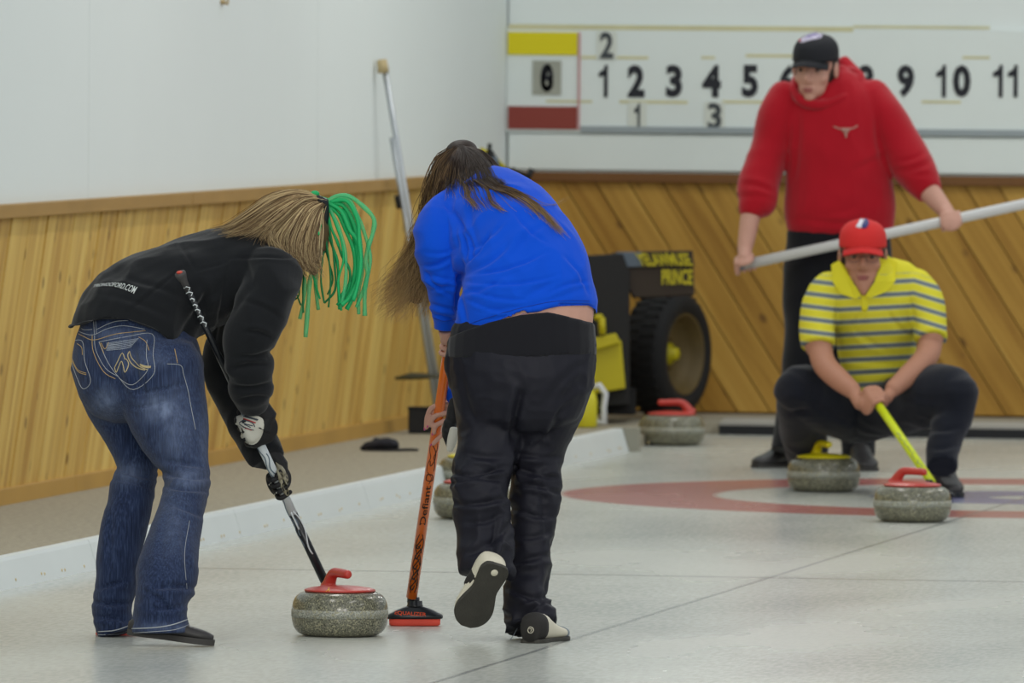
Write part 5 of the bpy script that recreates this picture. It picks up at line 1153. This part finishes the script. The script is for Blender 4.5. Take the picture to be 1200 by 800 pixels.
s = Soup(); s.tube([P(592, 470, 49.9), P(590, 300, 49.9), P(592, 222, 49.9)], .03, 12); s.build('control_column', m_blkm, root)
s = Soup(); s.rings([(P(x, y, 49.85), CR, CF, r_, .03) for x, y, r_ in ((596, 230, .045), (597, 215, .05), (592, 203, .03))], 14, 3); s.build('control_box', m_myel, root)
s = Soup(); s.tube([P(562, 176, 49.9), P(574, 182, 49.9), P(590, 198, 49.9)], .017, 10); s.build('yellow_guard', m_myel, root)
s = Soup(); s.tube([P(574, 168, 49.82), P(573, 180, 49.82)], .010, 10); s.tube([P(573, 178, 49.82), P(582, 196, 49.84)], .020, 10); s.build('lever', m_blkm, root)
s = Soup(); s.tube([P(578, 184, 49.8), P(582, 195, 49.8)], .018, 10); s.build('lever_plate', m_bluem, root)
s = Soup(); s.tube([P(584, 199, 49.78), P(602, 198, 49.78), P(616, 206, 49.78)], .008, 10); s.tube([P(624, 198, 49.76), P(616, 212, 49.76)], .014, 10); s.build('handlebar', m_blkm, root)
s = Soup(); s.tube([P(596, 250, 50), P(640, 330, 50), P(690, 340, 50)], .025, 10); s.build('hose', m_blkm, root)
# jug beside it
jg = tag(empty('plastic_jug', G(690, 492, .05)), 'yellow and white plastic jug on the carpet beside the machine', 'jug'); jp = G(694, 501, .05)
jg.matrix_world = Matrix.Translation(jp)
s = Soup(); s.rings([(jp + Vector((0, 0, z)) - CR * .03, CR, CF, a_, b_) for z, a_, b_ in ((0, .045, .05), (.01, .052, .055), (.12, .052, .055), (.15, .045, .045), (.18, .02, .02), (.20, .018, .018))], 20, 3); s.build('jug_body', mat('jug_yellow', srgb(204, 196, 40), .4), jg)
s = Soup(); s.tube([jp + CR * x + Vector((0, 0, z)) for x, z in ((.02, .03), (.055, .02), (.05, .09), (.058, .15), (.03, .19), (0.0, .18))], .014, 10); s.build('jug_handle', mat('jug_white', srgb(206, 210, 214), .4), jg)

# ================================================================ POLE AND SMALL THINGS BY THE WALL
r_ = ray(449, 82); top_ = CAM + r_ * ((XW + .035 - CAM.x) / r_.x); bot_ = G(519, 506, .06)
pl = tag(empty('aluminium_pole', bot_), 'tall silver aluminium pole with tan tip leaning against the left wall', 'pole'); pl.matrix_world = Matrix.Translation(bot_)
m_alu = mat('aluminium', srgb(176, 182, 186), .35, metal=.6); pd = (top_ - bot_).normalized(); sd = pd.cross(CF).normalized()
s = Soup(); s.tube([bot_ + sd * .011, top_ + sd * .009 - pd * .3], .0125, 12); s.build('pole_tube', m_alu, pl)
s = Soup(); s.tube([bot_ - sd * .011 + pd * .1, top_ - sd * .007], .0125, 12); s.build('pole_tube', m_alu, pl)
s = Soup(); s.tube([top_ - pd * .01, top_ + pd * .045], [.026, .022], 12); s.build('tan_tip', mat('tan_tip', srgb(190, 172, 130), .8), pl)
s = Soup(); s.box(bot_.lerp(top_, .64) + sd * .03, (sd, CF, pd), (.012, .012, .03)); s.build('clip', m_blkm, pl, bevel=.003)
cp = bot_.lerp(top_, .155); s = Soup(); s.rings([(cp - CR * .17 + CU * -.01, CF, CU, .010, .006), (cp - CR * .10, CF, CU, .02, .016), (cp - CR * .02, CF, CU, .018, .012), (cp + CR * .05, CF, CU, .012, .010)], 12); s.build('side_bracket', mat('olive_bracket', srgb(70, 68, 48), .6), pl)
bxp = G(493, 508, .05); bx_ = tag(empty('black_box', bxp), 'small black box on the carpet at the foot of the leaning pole', 'box'); bx_.matrix_world = Matrix.Translation(bxp)
s = Soup(); s.box(bxp + Vector((0, 0, .055)) + CF * .03, (CR, Vector((-CR.y, CR.x, 0)), Vector((0, 0, 1))), (.055, .04, .053)); s.build('box_body', m_blkm, bx_, smooth=False, bevel=.006)
s = Soup(); s.box(bxp + Vector((0, 0, .112)) + CF * .03, (CR, Vector((-CR.y, CR.x, 0)), Vector((0, 0, 1))), (.058, .043, .006)); s.build('box_lid', m_tire, bx_, smooth=False, bevel=.003)
# dark cap lying on the carpet
cpz = G(448, 528, .05); hat = tag(empty('knit_cap', cpz), 'crumpled dark knit cap lying on the carpet walkway', 'cap'); hat.matrix_world = Matrix.Translation(cpz)
fr = Frame(dep(cpz)); s = Soup(); fr.loft(s, [(430, 523, -.02, 4, 16), (440, 521, 0, 6, 20), (452, 520, 0, 7, 20), (462, 521, 0, 6, 18), (466, 524, 0, 3, 12)]); s.ellipsoid(fr.Q(441, 516.5, 0), XYZ, (.018, .03, .012)); s.ellipsoid(fr.Q(456, 517.5, 0), XYZ, (.022, .03, .012))
me = s.remesh(.006, 3); wrinkle(me, amp=.004, scale=30); link('cap_crown', me, mat('dark_knit', srgb(38, 38, 44), .95), hat)
s = Soup(); fr.loft(s, [(428, 527, 0, 1.6, 20), (455, 527.5, 0, 1.6, 26), (475, 526.5, 0, 1.6, 18), (490, 526.5, 0, 1.3, 8)]); s.build('cap_flap', mat('dark_knit_flap', srgb(52, 50, 50), .95), hat)
hk = CAM + ray(261, 2) * ((XW - .0 - CAM.x) / ray(261, 2).x); s = Soup(); s.ellipsoid(hk, XYZ, (.012, .035, .012)); s.tube([hk, hk + Vector((.02, 0, -.01)), hk + Vector((.022, 0, .012))], .006, 8)
tag(s.build('wall_hook', mat('brass', srgb(178, 156, 112), .5)), 'small tan hook high on the white left wall', 'hook')
